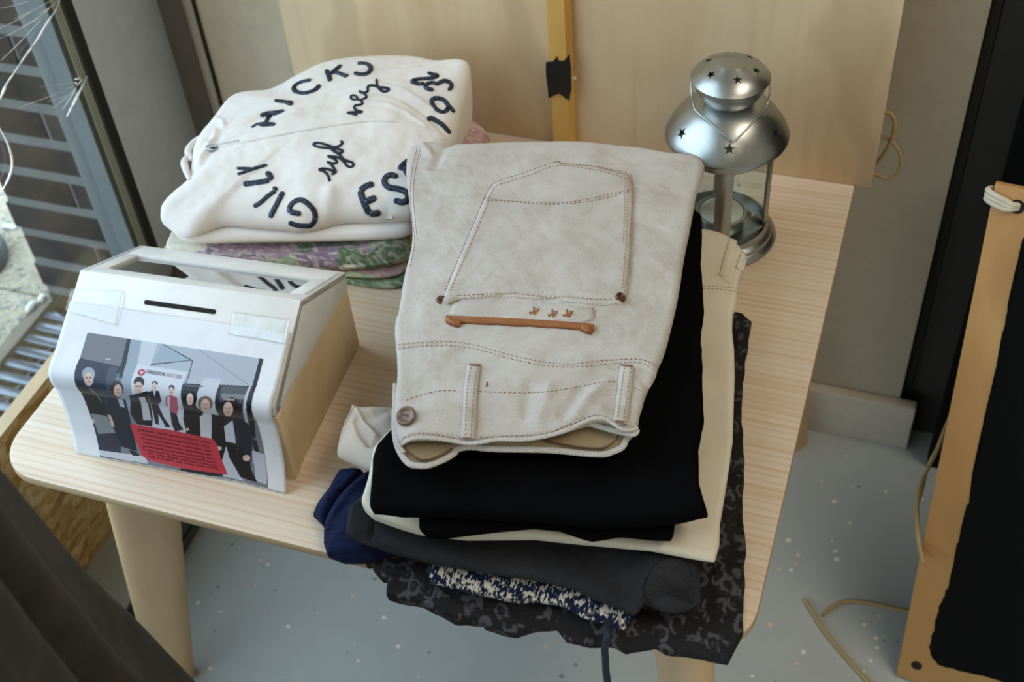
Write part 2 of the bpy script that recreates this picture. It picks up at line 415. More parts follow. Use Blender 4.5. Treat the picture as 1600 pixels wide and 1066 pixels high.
def ash_mat(name):
    m = Mat(name, rgb(222, 205, 182), 0.40, 0, 0.5)
    w = m.warp(0.012, 6, m.mapping((0.30, 1, 1)))
    g1 = m.noise(1.0, 2, 0.55, m.mapping((1.0, 150, 1), vec=w)); g2 = m.noise(1.0, 2, 0.6, m.mapping((14, 700, 3), vec=w))
    line = m.ramp(g1, [(0.50, (0,0,0)), (0.585, (1,1,1)), (0.66, (0.25,0.25,0.25)), (0.8, (0.6,0.6,0.6))])
    board = m.noise(1.0, 1, 0.5, m.mapping((0.9, 9.0, 1), vec=m.warp(0.03, 2)))
    gx = m.n.new('ShaderNodeSeparateXYZ'); m.l.new(m.co, gx.inputs[0])
    stave = m.math('FLOOR', m.math('MULTIPLY_ADD', gx.outputs[0], 3.1, m.math('FLOOR', m.math('MULTIPLY', gx.outputs[1], 5.7))))
    wn_ = m.n.new('ShaderNodeTexWhiteNoise'); wn_.noise_dimensions = '1D'; m.l.new(m.math('FLOOR', m.math('MULTIPLY', gx.outputs[1], 5.7)), wn_.inputs['W'])
    tone = m.mix(rgb(214, 195, 170), rgb(224, 210, 196), m.ramp(board, [(0.36, (0,0,0)), (0.60, (1,1,1))]))
    tone = m.mix(tone, rgb(226, 206, 176), m.math('MULTIPLY', wn_.outputs[0], 0.35))
    tone = m.mix(tone, rgb(206, 176, 134), m.math('MULTIPLY', m.ramp(g2, [(0.5, (0,0,0)), (0.75, (1,1,1))]), 0.3))
    reg = m.wave(2*math.pi/(20*0.0074), m.mapping((1, 1, 1), (0, 0, math.pi/2), vec=m.warp(0.010, 4, m.mapping((0.25, 1, 1)))), 1.2, 3.0, 2)
    reg = m.math('MULTIPLY', m.ramp(reg, [(0.62, (0,0,0)), (0.90, (1,1,1))]), m.math('MULTIPLY_ADD', g1, 0.9, 0.05))
    tone = m.mix(tone, rgb(208, 172, 134), m.math('MULTIPLY', reg, 0.75))
    m.color(m.mix(tone, rgb(202, 164, 124), m.math('MULTIPLY', line, 0.32)))
    m.bump(g2, 0.0003, 0.12); return m.m
def birch_mat(name, a, b, along=2, knots=True):
    """veneer whose grain runs along one axis"""
    m = Mat(name, rgb(*a), 0.55, 0, 0.35); sc = [60, 60, 60]; sc[along] = 3.0
    g = m.noise(1.0, 4, 0.65, m.mapping(tuple(sc))); sc2 = [5.0, 5.0, 5.0]; sc2[along] = 2.2
    big = m.noise(1.0, 2, 0.5, m.mapping(tuple(sc2)), 1.2)
    wv = m.wave(1.2, m.warp(0.35, 4), 3, 1)
    col = m.mix(rgb(*b), rgb(*a), m.ramp(big, [(0.38, (0,0,0)), (0.62, (1,1,1))]))
    col = m.mix(col, rgb(*[v*0.88 for v in b]), m.math('MULTIPLY', m.ramp(g, [(0.5, (0,0,0)), (0.8, (1,1,1))]), 0.35))
    if knots: col = m.mix(col, rgb(*[v*0.86 for v in b]), m.math('MULTIPLY', m.ramp(wv, [(0.86, (0,0,0)), (0.96, (1,1,1))]), 0.4))
    m.color(col); m.bump(g, 0.0003, 0.15); return m.m

MT = {}
MT['ash'] = ash_mat('ash_veneer')
MT['ash_leg'] = birch_mat('ash_leg_wood', (208, 176, 136), (196, 162, 122), 2, False)
MT['ash_edge'] = birch_mat('ash_edge_band', (196, 170, 134), (186, 158, 122), 0, False)
MT['plywood'] = birch_mat('birch_plywood', (222, 198, 162), (208, 178, 140), 2)
MT['plywood_dark'] = birch_mat('birch_plywood_offcut', (194, 150, 94), (178, 132, 78), 2)
MT['slat'] = birch_mat('yellow_pine', (214, 170, 92), (200, 154, 78), 2, False)
MT['boxwood'] = birch_mat('pale_box_wood', (224, 202, 166), (210, 184, 144), 0)
MT['white_paint'] = plain('white_lacquer', (232, 232, 230), 0.35)
MT['wall'] = plain('grey_white_wall_paint', (190, 178, 156), 0.75, bump=(300, 0.0004))
MT['wall_lit'] = plain('window_lit_wall_paint', (240, 224, 196), 0.7, bump=(300, 0.0004))  # same wall paint made lighter: brightness beside the window put into the colour
MT['skirting'] = plain('grey_white_skirting', (196, 188, 174), 0.6)
MT['frame_grey'] = plain('grey_coated_aluminium', (186, 192, 198), 0.38, 0.0, 0.5)
MT['frame_outside'] = plain('weathered_grey_aluminium', (100, 108, 112), 0.5)
MT['frame_dark'] = plain('dark_grey_coated_aluminium', (112, 104, 94), 0.45)
MT['gasket'] = plain('black_rubber_gasket', (18, 18, 18), 0.6)
MT['spacer'] = plain('cream_glazing_spacer', (196, 190, 172), 0.5)
MT['black_fabric'] = plain('black_painted_panel', (11, 11, 11), 0.9, 0, 0.12)
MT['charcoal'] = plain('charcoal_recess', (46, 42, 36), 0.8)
MT['door_dark'] = plain('dark_grey_door_paint', (52, 49, 43), 0.7)
MT['tape_black'] = plain('black_cloth_tape', (18, 18, 20), 0.45)
MT['blue_black'] = plain('skirting_dark', (70, 74, 74), 0.5)
MT['metal'] = None
def metal():
    m = Mat('brushed_silver_metal', rgb(170, 173, 172), 0.36, 1.0); n = m.noise(60, 3)
    m.color(m.mix(rgb(160, 164, 163), rgb(180, 183, 181), n)); m.rough(m.math('MULTIPLY_ADD', n, 0.06, 0.30)); m.bump(m.noise(500, 1), 0.0001, 0.1); return m.m
MT['metal'] = metal()
MT['wax'] = plain('white_wax', (228, 226, 218), 0.45)
def glass(name, tint=(0.93, 0.97, 0.96), f=1.0):
    m = bpy.data.materials.new(name); m.use_nodes = True; t = m.node_tree; t.nodes.clear()
    o = t.nodes.new('ShaderNodeOutputMaterial'); tr = t.nodes.new('ShaderNodeBsdfTransparent'); gl = t.nodes.new('ShaderNodeBsdfGlossy')
    mx = t.nodes.new('ShaderNodeMixShader'); lw = t.nodes.new('ShaderNodeLayerWeight'); lw.inputs['Blend'].default_value = 0.5
    pw5 = t.nodes.new('ShaderNodeMath'); pw5.operation = 'POWER'; pw5.inputs[1].default_value = 4.0; t.links.new(lw.outputs['Facing'], pw5.inputs[0])
    fr = t.nodes.new('ShaderNodeMath'); fr.operation = 'MULTIPLY_ADD'; fr.inputs[1].default_value = 0.9; fr.inputs[2].default_value = 0.045; t.links.new(pw5.outputs[0], fr.inputs[0])
    tr.inputs[0].default_value = tint+(1,); gl.inputs['Roughness'].default_value = 0.02
    ml = t.nodes.new('ShaderNodeMath'); ml.operation = 'MULTIPLY'; ml.inputs[1].default_value = f; ml.use_clamp = True
    t.links.new(fr.outputs[0], ml.inputs[0]); t.links.new(ml.outputs[0], mx.inputs[0]); t.links.new(tr.outputs[0], mx.inputs[1]); t.links.new(gl.outputs[0], mx.inputs[2]); t.links.new(mx.outputs[0], o.inputs[0])
    return m
MT['glass'] = glass('window_glass'); MT['lantern_glass'] = glass('lantern_glass', (0.93, 0.97, 0.965), 0.7); MT['box_glass'] = glass('box_window_glass', (0.35, 0.32, 0.28), 2.4)
def floor_mat():
    m = Mat('speckled_grey_vinyl', rgb(150, 160, 160), 0.42, 0, 0.45)
    base = m.mix(rgb(174, 182, 183), rgb(184, 190, 190), m.noise(30, 4))
    d = m.voronoi(62); cc = m.voronoi(62, out='Color')
    sep = m.n.new('ShaderNodeSeparateColor'); m.l.new(cc, sep.inputs[0])
    sz = m.math('MULTIPLY_ADD', sep.outputs[0], 0.17, 0.05)
    spot = m.math('LESS_THAN', d, sz); keep = m.math('LESS_THAN', sep.outputs[1], 0.5)
    fac = m.math('MULTIPLY', spot, keep)
    sc = m.ramp(sep.outputs[2], [(0.0, rgb(246, 240, 226)), (0.55, rgb(240, 236, 224)), (0.6, rgb(235, 190, 172)), (0.85, rgb(238, 200, 182)), (0.93, rgb(120, 132, 130)), (1, rgb(120, 132, 130))], 'CONSTANT')
    m.color(m.mix(base, sc, m.math('MULTIPLY', fac, 0.85))); m.bump(m.noise(120, 2), 0.0003, 0.2); return m.m
MT['floor'] = floor_mat()
def brick_mat(name, k):
    m = Mat(name, rgb(90, 78, 72), 0.9, 0, 0.2); n = m.noise(14, 5, 0.65, m.mapping((1, 1, 1), loc=(k*3.1, k, 0)))
    m.color(m.ramp(n, [(0.3, rgb(38+k*3, 36, 37)), (0.5, rgb(54, 49, 47-k*2)), (0.64, rgb(66+k*3, 55, 48)), (0.8, rgb(48, 46, 47))])); m.bump(m.noise(90, 4), 0.003, 0.6); return m.m
MT['brick'] = [brick_mat('dark_brown_brick_%d' % k, k) for k in range(3)]
def mortar():
    m = Mat('grey_mortar', rgb(150, 152, 152), 0.95, 0, 0.2); m.color(m.mix(rgb(98, 99, 98), rgb(124, 124, 121), m.noise(60, 4))); m.bump(m.noise(200, 3), 0.002, 0.5); return m.m
MT['mortar'] = mortar()
def gravel():
    m = Mat('buff_exposed_gravel', rgb(190, 178, 150), 0.95, 0, 0.2)
    v = m.voronoi(160, out='Color'); sep = m.n.new('ShaderNodeSeparateColor'); m.l.new(v, sep.inputs[0])
    m.color(m.ramp(sep.outputs[0], [(0, rgb(176, 165, 140)), (0.4, rgb(196, 186, 162)), (0.75, rgb(206, 198, 178)), (0.95, rgb(140, 142, 140))])); m.bump(m.voronoi(160), 0.002, 0.5); return m.m
MT['gravel'] = gravel()
MT['grate'] = plain('wet_steel_grate', (104, 116, 130), 0.22, 0.6)
MT['grate_frame'] = plain('dull_drain_edge', (120, 112, 98), 0.7)
MT['pit'] = plain('dark_drain_pit', (22, 20, 18), 0.8)
def osb():
    m = Mat('oriented_strand_board', rgb(190, 148, 88), 0.75, 0, 0.3)
    a = m.voronoi(75, m.mapping((1.0, 0.45, 1.5), (0.7, 0.2, 0), vec=m.warp(0.03, 25)), out='Color'); sep = m.n.new('ShaderNodeSeparateColor'); m.l.new(a, sep.inputs[0])
    n = m.noise(220, 3, 0.6, m.mapping((1, 1, 0.25), (0.7, 0, 0.4)))
    c = m.ramp(sep.outputs[0], [(0, rgb(176, 130, 72)), (0.25, rgb(204, 162, 98)), (0.6, rgb(222, 186, 128)), (0.85, rgb(234, 206, 154)), (1, rgb(192, 146, 86))])
    m.color(m.mix(c, rgb(140, 96, 50), m.math('MULTIPLY', m.ramp(n, [(0.5, (0,0,0)), (0.8, (1,1,1))]), 0.5))); m.bump(sep.outputs[1], 0.0015, 0.5); return m.m
MT['osb'] = osb(); MT['osb_edge'] = birch_mat('sawn_board_edge', (222, 200, 164), (206, 178, 136), 1, False)
MT['hoodie'] = cloth_mat('white_sweatshirt_fleece', (232, 229, 226), (222, 217, 212), 700, 0.95, 0.0003, 14, 0.1)
def sequin():
    m = Mat('navy_sequin_applique', rgb(26, 36, 54), 0.35, 0.3, 0.6); c = m.voronoi(700, out='Color'); sep = m.n.new('ShaderNodeSeparateColor'); m.l.new(c, sep.inputs[0])
    m.color(m.ramp(sep.outputs[0], [(0, rgb(14, 20, 30)), (0.6, rgb(24, 36, 54)), (0.92, rgb(30, 52, 82)), (1, rgb(70, 120, 170))])); m.rough(m.math('MULTIPLY_ADD', sep.outputs[1], 0.4, 0.2)); m.bump(m.voronoi(700), 0.0008, 0.8); return m.m
MT['sequin'] = sequin(); MT['navy_thread'] = plain('navy_embroidery', (22, 28, 46), 0.7, bump=(1200, 0.0005))
def floral(name, seedx, palette):
    m = Mat(name, rgb(200, 195, 182), 0.9, 0, 0.25)
    w = m.warp(0.035, 22, m.mapping((1, 1, 1.6), loc=(seedx, seedx*0.3, 0))); c = m.voronoi(24, w, out='Color'); sep = m.n.new('ShaderNodeSeparateColor'); m.l.new(c, sep.inputs[0])
    big = m.ramp(sep.outputs[0], palette, 'CONSTANT')
    n = m.noise(60, 4, 0.6, m.mapping((1, 3, 1), (0, 0, 0.6)), 1.5); wsh = m.mix(big, rgb(228, 222, 208), m.math('MULTIPLY', m.ramp(n, [(0.45, (0,0,0)), (0.7, (1,1,1))]), 0.7))
    d = m.noise(34, 3, 0.6, w); dk = m.mix(wsh, rgb(92, 90, 88), m.math('MULTIPLY', m.ramp(d, [(0.62, (0,0,0)), (0.72, (1,1,1))]), 0.75))
    m.color(dk); m.bump(m.noise(800, 2), 0.0003, 0.4); return m.m
MT['floral'] = floral('green_purple_watercolour_print', 0.0, [(0, rgb(196, 190, 174)), (0.2, rgb(92, 112, 88)), (0.36, rgb(118, 134, 116)), (0.5, rgb(150, 124, 142)), (0.66, rgb(200, 192, 180)), (0.78, rgb(128, 108, 132)), (0.92, rgb(140, 156, 128))])
MT['floral2'] = floral('mauve_green_print', 3.0, [(0, rgb(196, 160, 168)), (0.35, rgb(156, 190, 134)), (0.5, rgb(190, 212, 178)), (0.65, rgb(176, 140, 152)), (0.85, rgb(206, 196, 190))])
MT['mauve'] = floral('dusky_pink_flower_print', 5.0, [(0, rgb(178, 140, 146)), (0.5, rgb(190, 150, 156)), (0.85, rgb(170, 132, 140))])
MT['floral3'] = floral('dark_green_leaf_print', 7.0, [(0, rgb(110, 134, 104)), (0.5, rgb(134, 154, 120)), (0.8, rgb(94, 108, 92))])
MT['denim'] = denim_mat('ecru_denim_twill', (228, 223, 217), (212, 204, 197), 0.0012, 0.9, 0.9)
MT['denim_in'] = denim_mat('khaki_denim_reverse', (176, 158, 124), (152, 134, 102), 0.0012, 0.6)
MT['black_cloth'] = cloth_mat('black_cotton_twill', (8, 8, 10), (5, 5, 6), 900, 0.95, 0.0002, 20, 0.0, 0.3, 0.06)
MT['white_cloth'] = cloth_mat('off_white_trouser_twill', (226, 218, 200), (216, 206, 186), 800, 0.9, 0.0002, 18)
MT['bright_white'] = cloth_mat('white_cotton', (226, 227, 230), (216, 218, 222), 800, 0.9, 0.0002, 18)
MT['beige_cloth'] = cloth_mat('pale_beige_satin_cotton', (206, 194, 182), (196, 184, 170), 600, 0.7, 0.0002, 18)
MT['grey_denim'] = denim_mat('charcoal_grey_denim', (58, 58, 62), (44, 44, 48), 0.0011, 0.5, 0.9)
def navy():
    m = Mat('navy_crinkled_jersey', rgb(24, 40, 82), 0.8, 0, 0.2); n = m.noise(1, 3, 0.6, m.mapping((20, 90, 20), (0, 0, 0.8)), 1.0)
    m.color(m.mix(rgb(8, 15, 40), rgb(18, 32, 76), n)); m.bump(n, 0.004, 1.0); return m.m
MT['navy'] = navy()
def leopard():
    m = Mat('charcoal_leopard_print', rgb(28, 26, 28), 0.85, 0, 0.25)
    w = m.warp(0.014, 60, m.mapping((1, 0.8, 1))); d = m.voronoi(78, w); ring = m.ramp(d, [(0.28, (0,0,0)), (0.36, (1,1,1)), (0.50, (1,1,1)), (0.58, (0,0,0))])
    br = m.ramp(m.noise(75, 3, 0.6), [(0.46, (0,0,0)), (0.53, (1,1,1))]); inner = m.ramp(d, [(0.12, (0.45,0.45,0.45)), (0.2, (0,0,0))])
    f = m.math('MULTIPLY', m.math('MAXIMUM', ring, inner), br); base = m.mix(rgb(18, 17, 18), rgb(36, 34, 36), m.noise(40, 3))
    m.color(m.mix(base, rgb(84, 82, 87), m.math('MULTIPLY', f, 0.8))); m.bump(m.noise(260, 3), 0.0012, 0.6); return m.m
MT['leopard'] = leopard()
def tweed():
    m = Mat('navy_ecru_knit', rgb(20, 28, 56), 0.95, 0, 0.2)
    n = m.noise(1, 2, 0.7, m.mapping((520, 170, 330), (0, 0, 0.15))); z = m.noise(1, 2, 0.5, m.mapping((90, 120, 60))); s = m.math('MULTIPLY_ADD', z, 0.7, m.math('MULTIPLY', n, 0.9))
    f = m.ramp(s, [(0.80, (0,0,0)), (0.86, (1,1,1))]); m.color(m.mix(rgb(22, 30, 60), rgb(206, 202, 188), f)); m.bump(n, 0.003, 0.9); return m.m
MT['tweed'] = tweed()
MT['thread'] = plain('brown_stitching_thread', (150, 104, 82), 0.7)
MT['thread_light'] = plain('tan_stitching_thread', (176, 142, 118), 0.7)
MT['leather'] = plain('tan_leather', (150, 92, 50), 0.5, bump=(500, 0.0005))
MT['horn'] = plain('brown_horn_button', (116, 94, 80), 0.3)
MT['copper'] = plain('aged_copper', (108, 78, 64), 0.4, 0.7)
MT['coat'] = cloth_mat('grey_brown_felted_wool', (60, 54, 48), (44, 40, 35), 500, 1.0, 0.0012, 40, 0.05)
MT['paper'] = plain('white_printer_paper', (226, 228, 234), 0.55)
MT['twine'] = plain('jute_twine', (176, 150, 106), 0.9, bump=(900, 0.001))
MT['cream_cord'] = plain('cream_cotton_cord', (206, 196, 174), 0.9, bump=(900, 0.001))
MT['dark_hole'] = plain('dark_drilled_hole', (24, 18, 14), 0.9)
MT['ink'] = plain('dark_print_ink', (60, 14, 22), 0.6); MT['ink_grey'] = plain('grey_print_ink', (70, 66, 78), 0.6); MT['ink_light'] = plain('light_grey_print_ink', (136, 130, 142), 0.6)
def tape_clear():
    m = bpy.data.materials.new('clear_sticky_tape'); m.use_nodes = True; t = m.node_tree; t.nodes.clear()
    o = t.nodes.new('ShaderNodeOutputMaterial'); tr = t.nodes.new('ShaderNodeBsdfTransparent'); gl = t.nodes.new('ShaderNodeBsdfGlossy'); mx = t.nodes.new('ShaderNodeMixShader')
    nz = t.nodes.new('ShaderNodeTexNoise'); nz.inputs['Scale'].default_value = 60; bp = t.nodes.new('ShaderNodeBump'); bp.inputs['Distance'].default_value = 0.002; bp.inputs['Strength'].default_value = 0.5
    co = t.nodes.new('ShaderNodeTexCoord'); t.links.new(co.outputs['Object'], nz.inputs['Vector']); t.links.new(nz.outputs['Fac'], bp.inputs['Height']); t.links.new(bp.outputs[0], gl.inputs['Normal'])
    tr.inputs[0].default_value = (0.98, 0.98, 0.97, 1); gl.inputs['Roughness'].default_value = 0.18; mx.inputs[0].default_value = 0.09
    t.links.new(tr.outputs[0], mx.inputs[1]); t.links.new(gl.outputs[0], mx.inputs[2]); t.links.new(mx.outputs[0], o.inputs[0]); return m
MT['clear_tape'] = tape_clear()
def crack_mat():
    m = Mat('fractured_glass_edge', (0.9, 0.93, 0.95, 1), 0.15, 0, 1.0); m.color(m.ramp(m.noise(60, 2), [(0.25, rgb(150, 165, 175)), (0.5, rgb(250, 250, 250)), (0.8, rgb(235, 215, 190))])); return m.m
MT['crack'] = crack_mat()

# ================================================================== SETTING
def struct(name, *a, **k):
    o = box(name, *a, **k); o['kind'] = 'structure'; return o
X_SILL = -0.078; X_GL = -0.2; Y_WALL = 0.70
fl = struct('floor', X_SILL-0.002, 3.6, -3.6, 3.0, -0.05, 0.0, MT['floor'])
ce = struct('ceiling', -0.3, 3.6, -3.6, 3.0, 2.65, 2.75, MT['wall'])
wr = struct('wall_right', 3.6, 3.7, -3.6, 3.0, 0, 2.65, MT['wall'])
wf = struct('wall_front', -0.3, 3.6, -3.7, -3.6, 0, 2.65, MT['wall'])
wl = struct('wall_left', -0.165, 0.12, Y_WALL, Y_WALL+0.16, 0.0, 2.65, MT['wall_lit'])
wk = struct('wall_back', 0.1205, 0.80, Y_WALL, Y_WALL+0.16, 0.0, 2.65, MT['wall'], bev=0.002)
bb = struct('baseboard_back', -0.15, 0.822, 0.683, 0.6995, 0.0, 0.083, MT['skirting'], bev=0.002)
rc = struct('wall_recess', 0.80, 3.6, 1.25, 1.35, 0.0, 2.65, MT['charcoal'])
rc2 = struct('wall_recess_side', 0.802, 0.812, 0.72, 1.25, 0.0, 2.65, MT['charcoal'])
# black partition panel standing in the recess
dn1 = struct('door_1', 0.8125, 2.2, 0.722, 0.745, 0.0, 2.1, MT['door_dark'], bev=0.002)
pan = box('partition_panel', 0.851, 1.75, 0.66, 0.685, 0.0, 1.9, MT['black_fabric'], bev=0.002)
tag(pan, 'matt black upright panel behind the black painted board, at the right edge', 'panel')

# window: frame posts, glazing, sill
w1 = thing('window_1', kind='structure', loc=(X_GL, 0, 0))
box('window_sill', -0.30, X_SILL, -3.6, 0.70, -0.0, 0.05, MT['frame_grey'], w1, bev=0.002)
box('sill_groove', X_SILL-0.001, X_SILL+0.0015, -3.6, 0.68, 0.0, 0.046, MT['blue_black'], w1)
box('sill_bead', X_SILL, X_SILL+0.004, -3.6, 0.68, 0.022, 0.024, MT['gasket'], w1)
box('frame_post', -0.245, -0.1985, 0.534, 0.688, 0.05, 2.65, MT['frame_grey'], w1, bev=0.002)
box('frame_return', -0.20, -0.165, 0.684, 0.70, 0.05, 2.65, MT['frame_dark'], w1)
box('frame_bead', -0.168, -0.154, 0.690, 0.705, 0.05, 2.65, MT['skirting'], w1, bev=0.003)
box('frame_gap', -0.1545, -0.152, 0.694, 0.701, 0.05, 2.65, MT['gasket'], w1)
box('gasket', -0.212, -0.199, 0.521, 0.5345, 0.05, 2.65, MT['gasket'], w1)
sp = box('glazing_spacer', -0.222, -0.205, 0.5065, 0.521, 0.05, 2.65, MT['spacer'], w1)
for k in range(2): box('spacer_line', -0.2052, -0.2045, 0.511+k*0.004, 0.5116+k*0.004, 0.05, 2.65, MT['blue_black'], sp)
box('gasket', -0.220, -0.2046, 0.4985, 0.5065, 0.05, 2.65, MT['gasket'], w1)
box('outer_frame', -0.250, -0.224, 0.498, 0.70, 0.0, 2.65, MT['frame_outside'], w1, bev=0.001)
box('outer_frame_face', -0.228, -0.2046, 0.4965, 0.4984, 0.05, 2.65, MT['frame_outside'], w1)
pane = box('glass_pane', -0.2035, -0.1995, -3.6, 0.521, 0.05, 2.65, MT['glass'], w1)
box('lower_frame_rail', -0.26, -0.19, -3.6, 0.534, 0.045, 0.085, MT['frame_grey'], w1, bev=0.002)
# fractures in the glass
def crack(pts, w):
    w *= 1.25; P = np.array([at_x(a, b, -0.1985) for a, b in pts]); P = catmull(P, n=6)
    R = w*(0.35+0.65*np.sin(np.linspace(0.15, math.pi-0.15, len(P)))); R = R*(0.75+0.5*RNG.rand(len(P)))
    tube('crack', P, R, MT['crack'], pane, seg=5, flat=0.4)
crack([(93, -2), (88, 14), (72, 38), (58, 62), (38, 90), (22, 114)], 0.0013)
crack([(22, 114), (10, 132), (1, 152), (-12, 172)], 0.0016)
crack([(-6, 190), (2, 205), (11, 222), (17, 240), (19, 256), (16, 272), (8, 290), (-4, 310)], 0.0014)
crack([(136, 119), (130, 132), (121, 150), (112, 168), (104, 183)], 0.0016)
for a, b, c_, d_ in ((48, 1, 0, 13), (84, -2, 22, 30), (50, 18, 0, 44), (80, 10, 55, 30), (90, 2, 60, 22), (76, 16, 12, 56), (62, 28, 0, 60), (64, 30, 2, 94),
                     (118, 128, 62, 136), (116, 134, 30, 168), (118, 138, 84, 168), (120, 136, 96, 172), (112, 146, 76, 158)):
    crack([(a, b), ((a+c_)/2+1, (b+d_)/2+1), (c_, d_)], 0.00045)
tube('shard', np.array([at_x(x, y, -0.198) for x, y in ((118, 124), (124, 122), (128, 126), (121, 133), (118, 129))]), 0.0012, MT['crack'], pane, seg=5)

# outside: brick return wall, paving, drain
wo_ = thing('wall_outside', kind='structure', loc=(-0.4, 0.63, 0))
box('mortar_bed', -0.5365, -0.235, 0.6315, 0.76, -0.05, 2.6, MT['mortar'], wo_)
zc0 = 0.531-0.062*9
for k in range(14):
    z0 = zc0+0.062*k+0.0075; z1 = z0+0.0475
    edges = [-0.54, -0.408, -0.19] if (k % 2 == 0) else [-0.545, -0.302, -0.19]
    for i in range(len(edges)-1):
        j = RNG.rand(5)*0.004; x0 = edges[i]+(0.0025 if i else 0)+(j[0] if i == 0 else 0); x1 = min(edges[i+1]-0.0005, -0.236)
        if x1-x0 < 0.01: continue
        bm = bmesh.new(); box_bm(bm, x0, x1, 0.6285+j[1]*0.6, 0.752, z0+j[2]*0.3, z1-j[3]*0.3, 0.0025, 2)
        from_bm('brick', bm, MT['brick'][(k*2+i) % 3], wo_, angle=50)
pv = thing('paving', kind='structure', loc=(-1.0, 0.5, 0))
box('paving_bed', -3.2, -0.566, -3.6, 3.0, -0.06, -0.012, MT['pit'], pv)
slabs = [(x, y) for x in range(0, 4) for y in range(-3, 5)]
slab_me = None
for ix, iy in slabs:
    x1 = -0.568-ix*0.40; y0 = 0.644+iy*0.40-0.0
    bm = bmesh.new(); box_bm(bm, x1-0.396, x1, y0+0.002, y0+0.398, -0.04, 0.0+RNG.rand()*0.001, 0.003, 1)
    from_bm('paving_slab', bm, MT['gravel'], pv, angle=50)
box('far_ground', -14, -2.2, -12, 14, -0.08, -0.05, MT['gravel'], pv)
box('back_ground', -3.2, -0.545, 2.25, 9, -0.07, -0.02, MT['gravel'], pv)
dr = thing('drain_grate', 'wet steel slatted drain grating outside along the foot of the window', 'drain grate', (-0.42, 0.1, -0.02))
box('drain_pit', -0.566, -0.29, -3.0, 0.628, -0.10, -0.06, MT['pit'], dr)
box('drain_edge', -0.566, -0.545, -3.0, 0.66, -0.06, 0.002, MT['grate_frame'], dr, bev=0.002)
box('drain_edge', -0.315, -0.29, -3.0, 0.626, -0.06, 0.002, MT['grate_frame'], dr, bev=0.002)
y = 0.612
bm = bmesh.new(); box_bm(bm, -0.546, -0.314, -0.0085, 0.0085, -0.014, -0.004, 0.002, 2); me0 = None
first = from_bm('slat', bm, MT['grate'], None, angle=50)
for k in range(34):
    s = first if k == 0 else first.copy()
    if k: COL.objects.link(s)
    s.parent = dr; s.location = (0.42+0.0, y-0.1-k*0.028, 0.02)
for k in range(3): box('grate_rib', -0.50+k*0.07, -0.495+k*0.07, -3.0, 0.62, -0.03, -0.0125, MT['grate'], dr)
for k in range(7):   # wet leaf stalks lying on the grating
    a = RNG.rand(2); cx = -0.53+a[0]*0.2; cy = 0.20+a[1]*0.38; th = RNG.rand()*6; rr = 0.012+RNG.rand()*0.012
    t = np.linspace(0, 2.2+RNG.rand()*2, 10); P = np.stack([cx+rr*np.cos(t+th), cy+rr*1.3*np.sin(t+th), 0*t-0.0028], 1)
    o = tube('leaf_stalk', P, 0.0012, MT['grate_frame'], None, seg=5)
    tag(o, 'thin wet brown leaf stalks curled on the drain grating', 'leaf stalk', 'leaf stalks on the drain grating')
for (a, b), (c_, d_), lab in (((42, 487), (55, 472), 'white rounded chip on the drain edge, nearer the camera'), ((62, 471), (70, 461), 'white rounded chip on the drain edge, nearer the brick wall')):
    p, q = at(a, b, 0.006), at(c_, d_, 0.006); t = np.linspace(0, 1, 7)[:, None]
    tag(tube('white_chip', p+(q-p)*t, 0.0068*np.array([.5, .85, 1, 1, 1, .85, .5]), MT['wax'], None, seg=8), lab, 'chip')
p = at(15, 354, 0.002); tag(patch_o := box('paper_scrap', p[0]-0.013, p[0]+0.013, p[1]-0.006, p[1]+0.006, 0.001, 0.003, MT['paper'], bev=0.0008), 'small white scrap lying on the pale paving outside', 'scrap')
pc = at(-62, 415, 0.0)
tag(lathe('bollard_foot', [(0.0, 0.0), (0.082, 0.0), (0.084, 0.012), (0.080, 0.028), (0.066, 0.034), (0.058, 0.06), (0.05, 0.34), (0.0, 0.345)], MT['blue_black'], None, (pc[0]-0.0, pc[1], 0.001), 48, False), 'round dark grey foot on the paving at the left edge', 'bollard')

# boards under the window
ob = thing('strand_board', 'raw strand board on edge along the window, under the table', 'board', (-0.166, 0.1, 0.05))
bd = box('board', -0.1755, -0.158, -0.16, 0.46, 0.0505, 0.333, MT['osb'], ob)
box('sawn_edge', -0.1755, -0.158, -0.16, 0.46, 0.333, 0.3345, MT['osb_edge'], ob)

# plywood sheet behind the table things
pw = thing('plywood_sheet', 'large pale plywood sheet standing upright on the back of the table', 'plywood', (0.37, 0.605, 0.5))
box('sheet', 0.032, 0.7175, 0.602, 0.614, 0.5005, 1.25, MT['plywood'], pw, bev=0.0006)
sl = thing('wooden_slat', 'narrow yellow pine slat fixed upright in front of the plywood', 'slat', (0.366, 0.595, 0.5))
xa = at_y(857, 60, 0.588)[0]; xb = at_y(889, 60, 0.588)[0]
prism('slat_body', [(xa, 0.6015), (xa, 0.588), (xb-0.004, 0.588), (xb, 0.594), (xb, 0.6015)], 0.5005, 1.25, MT['slat'], sl)
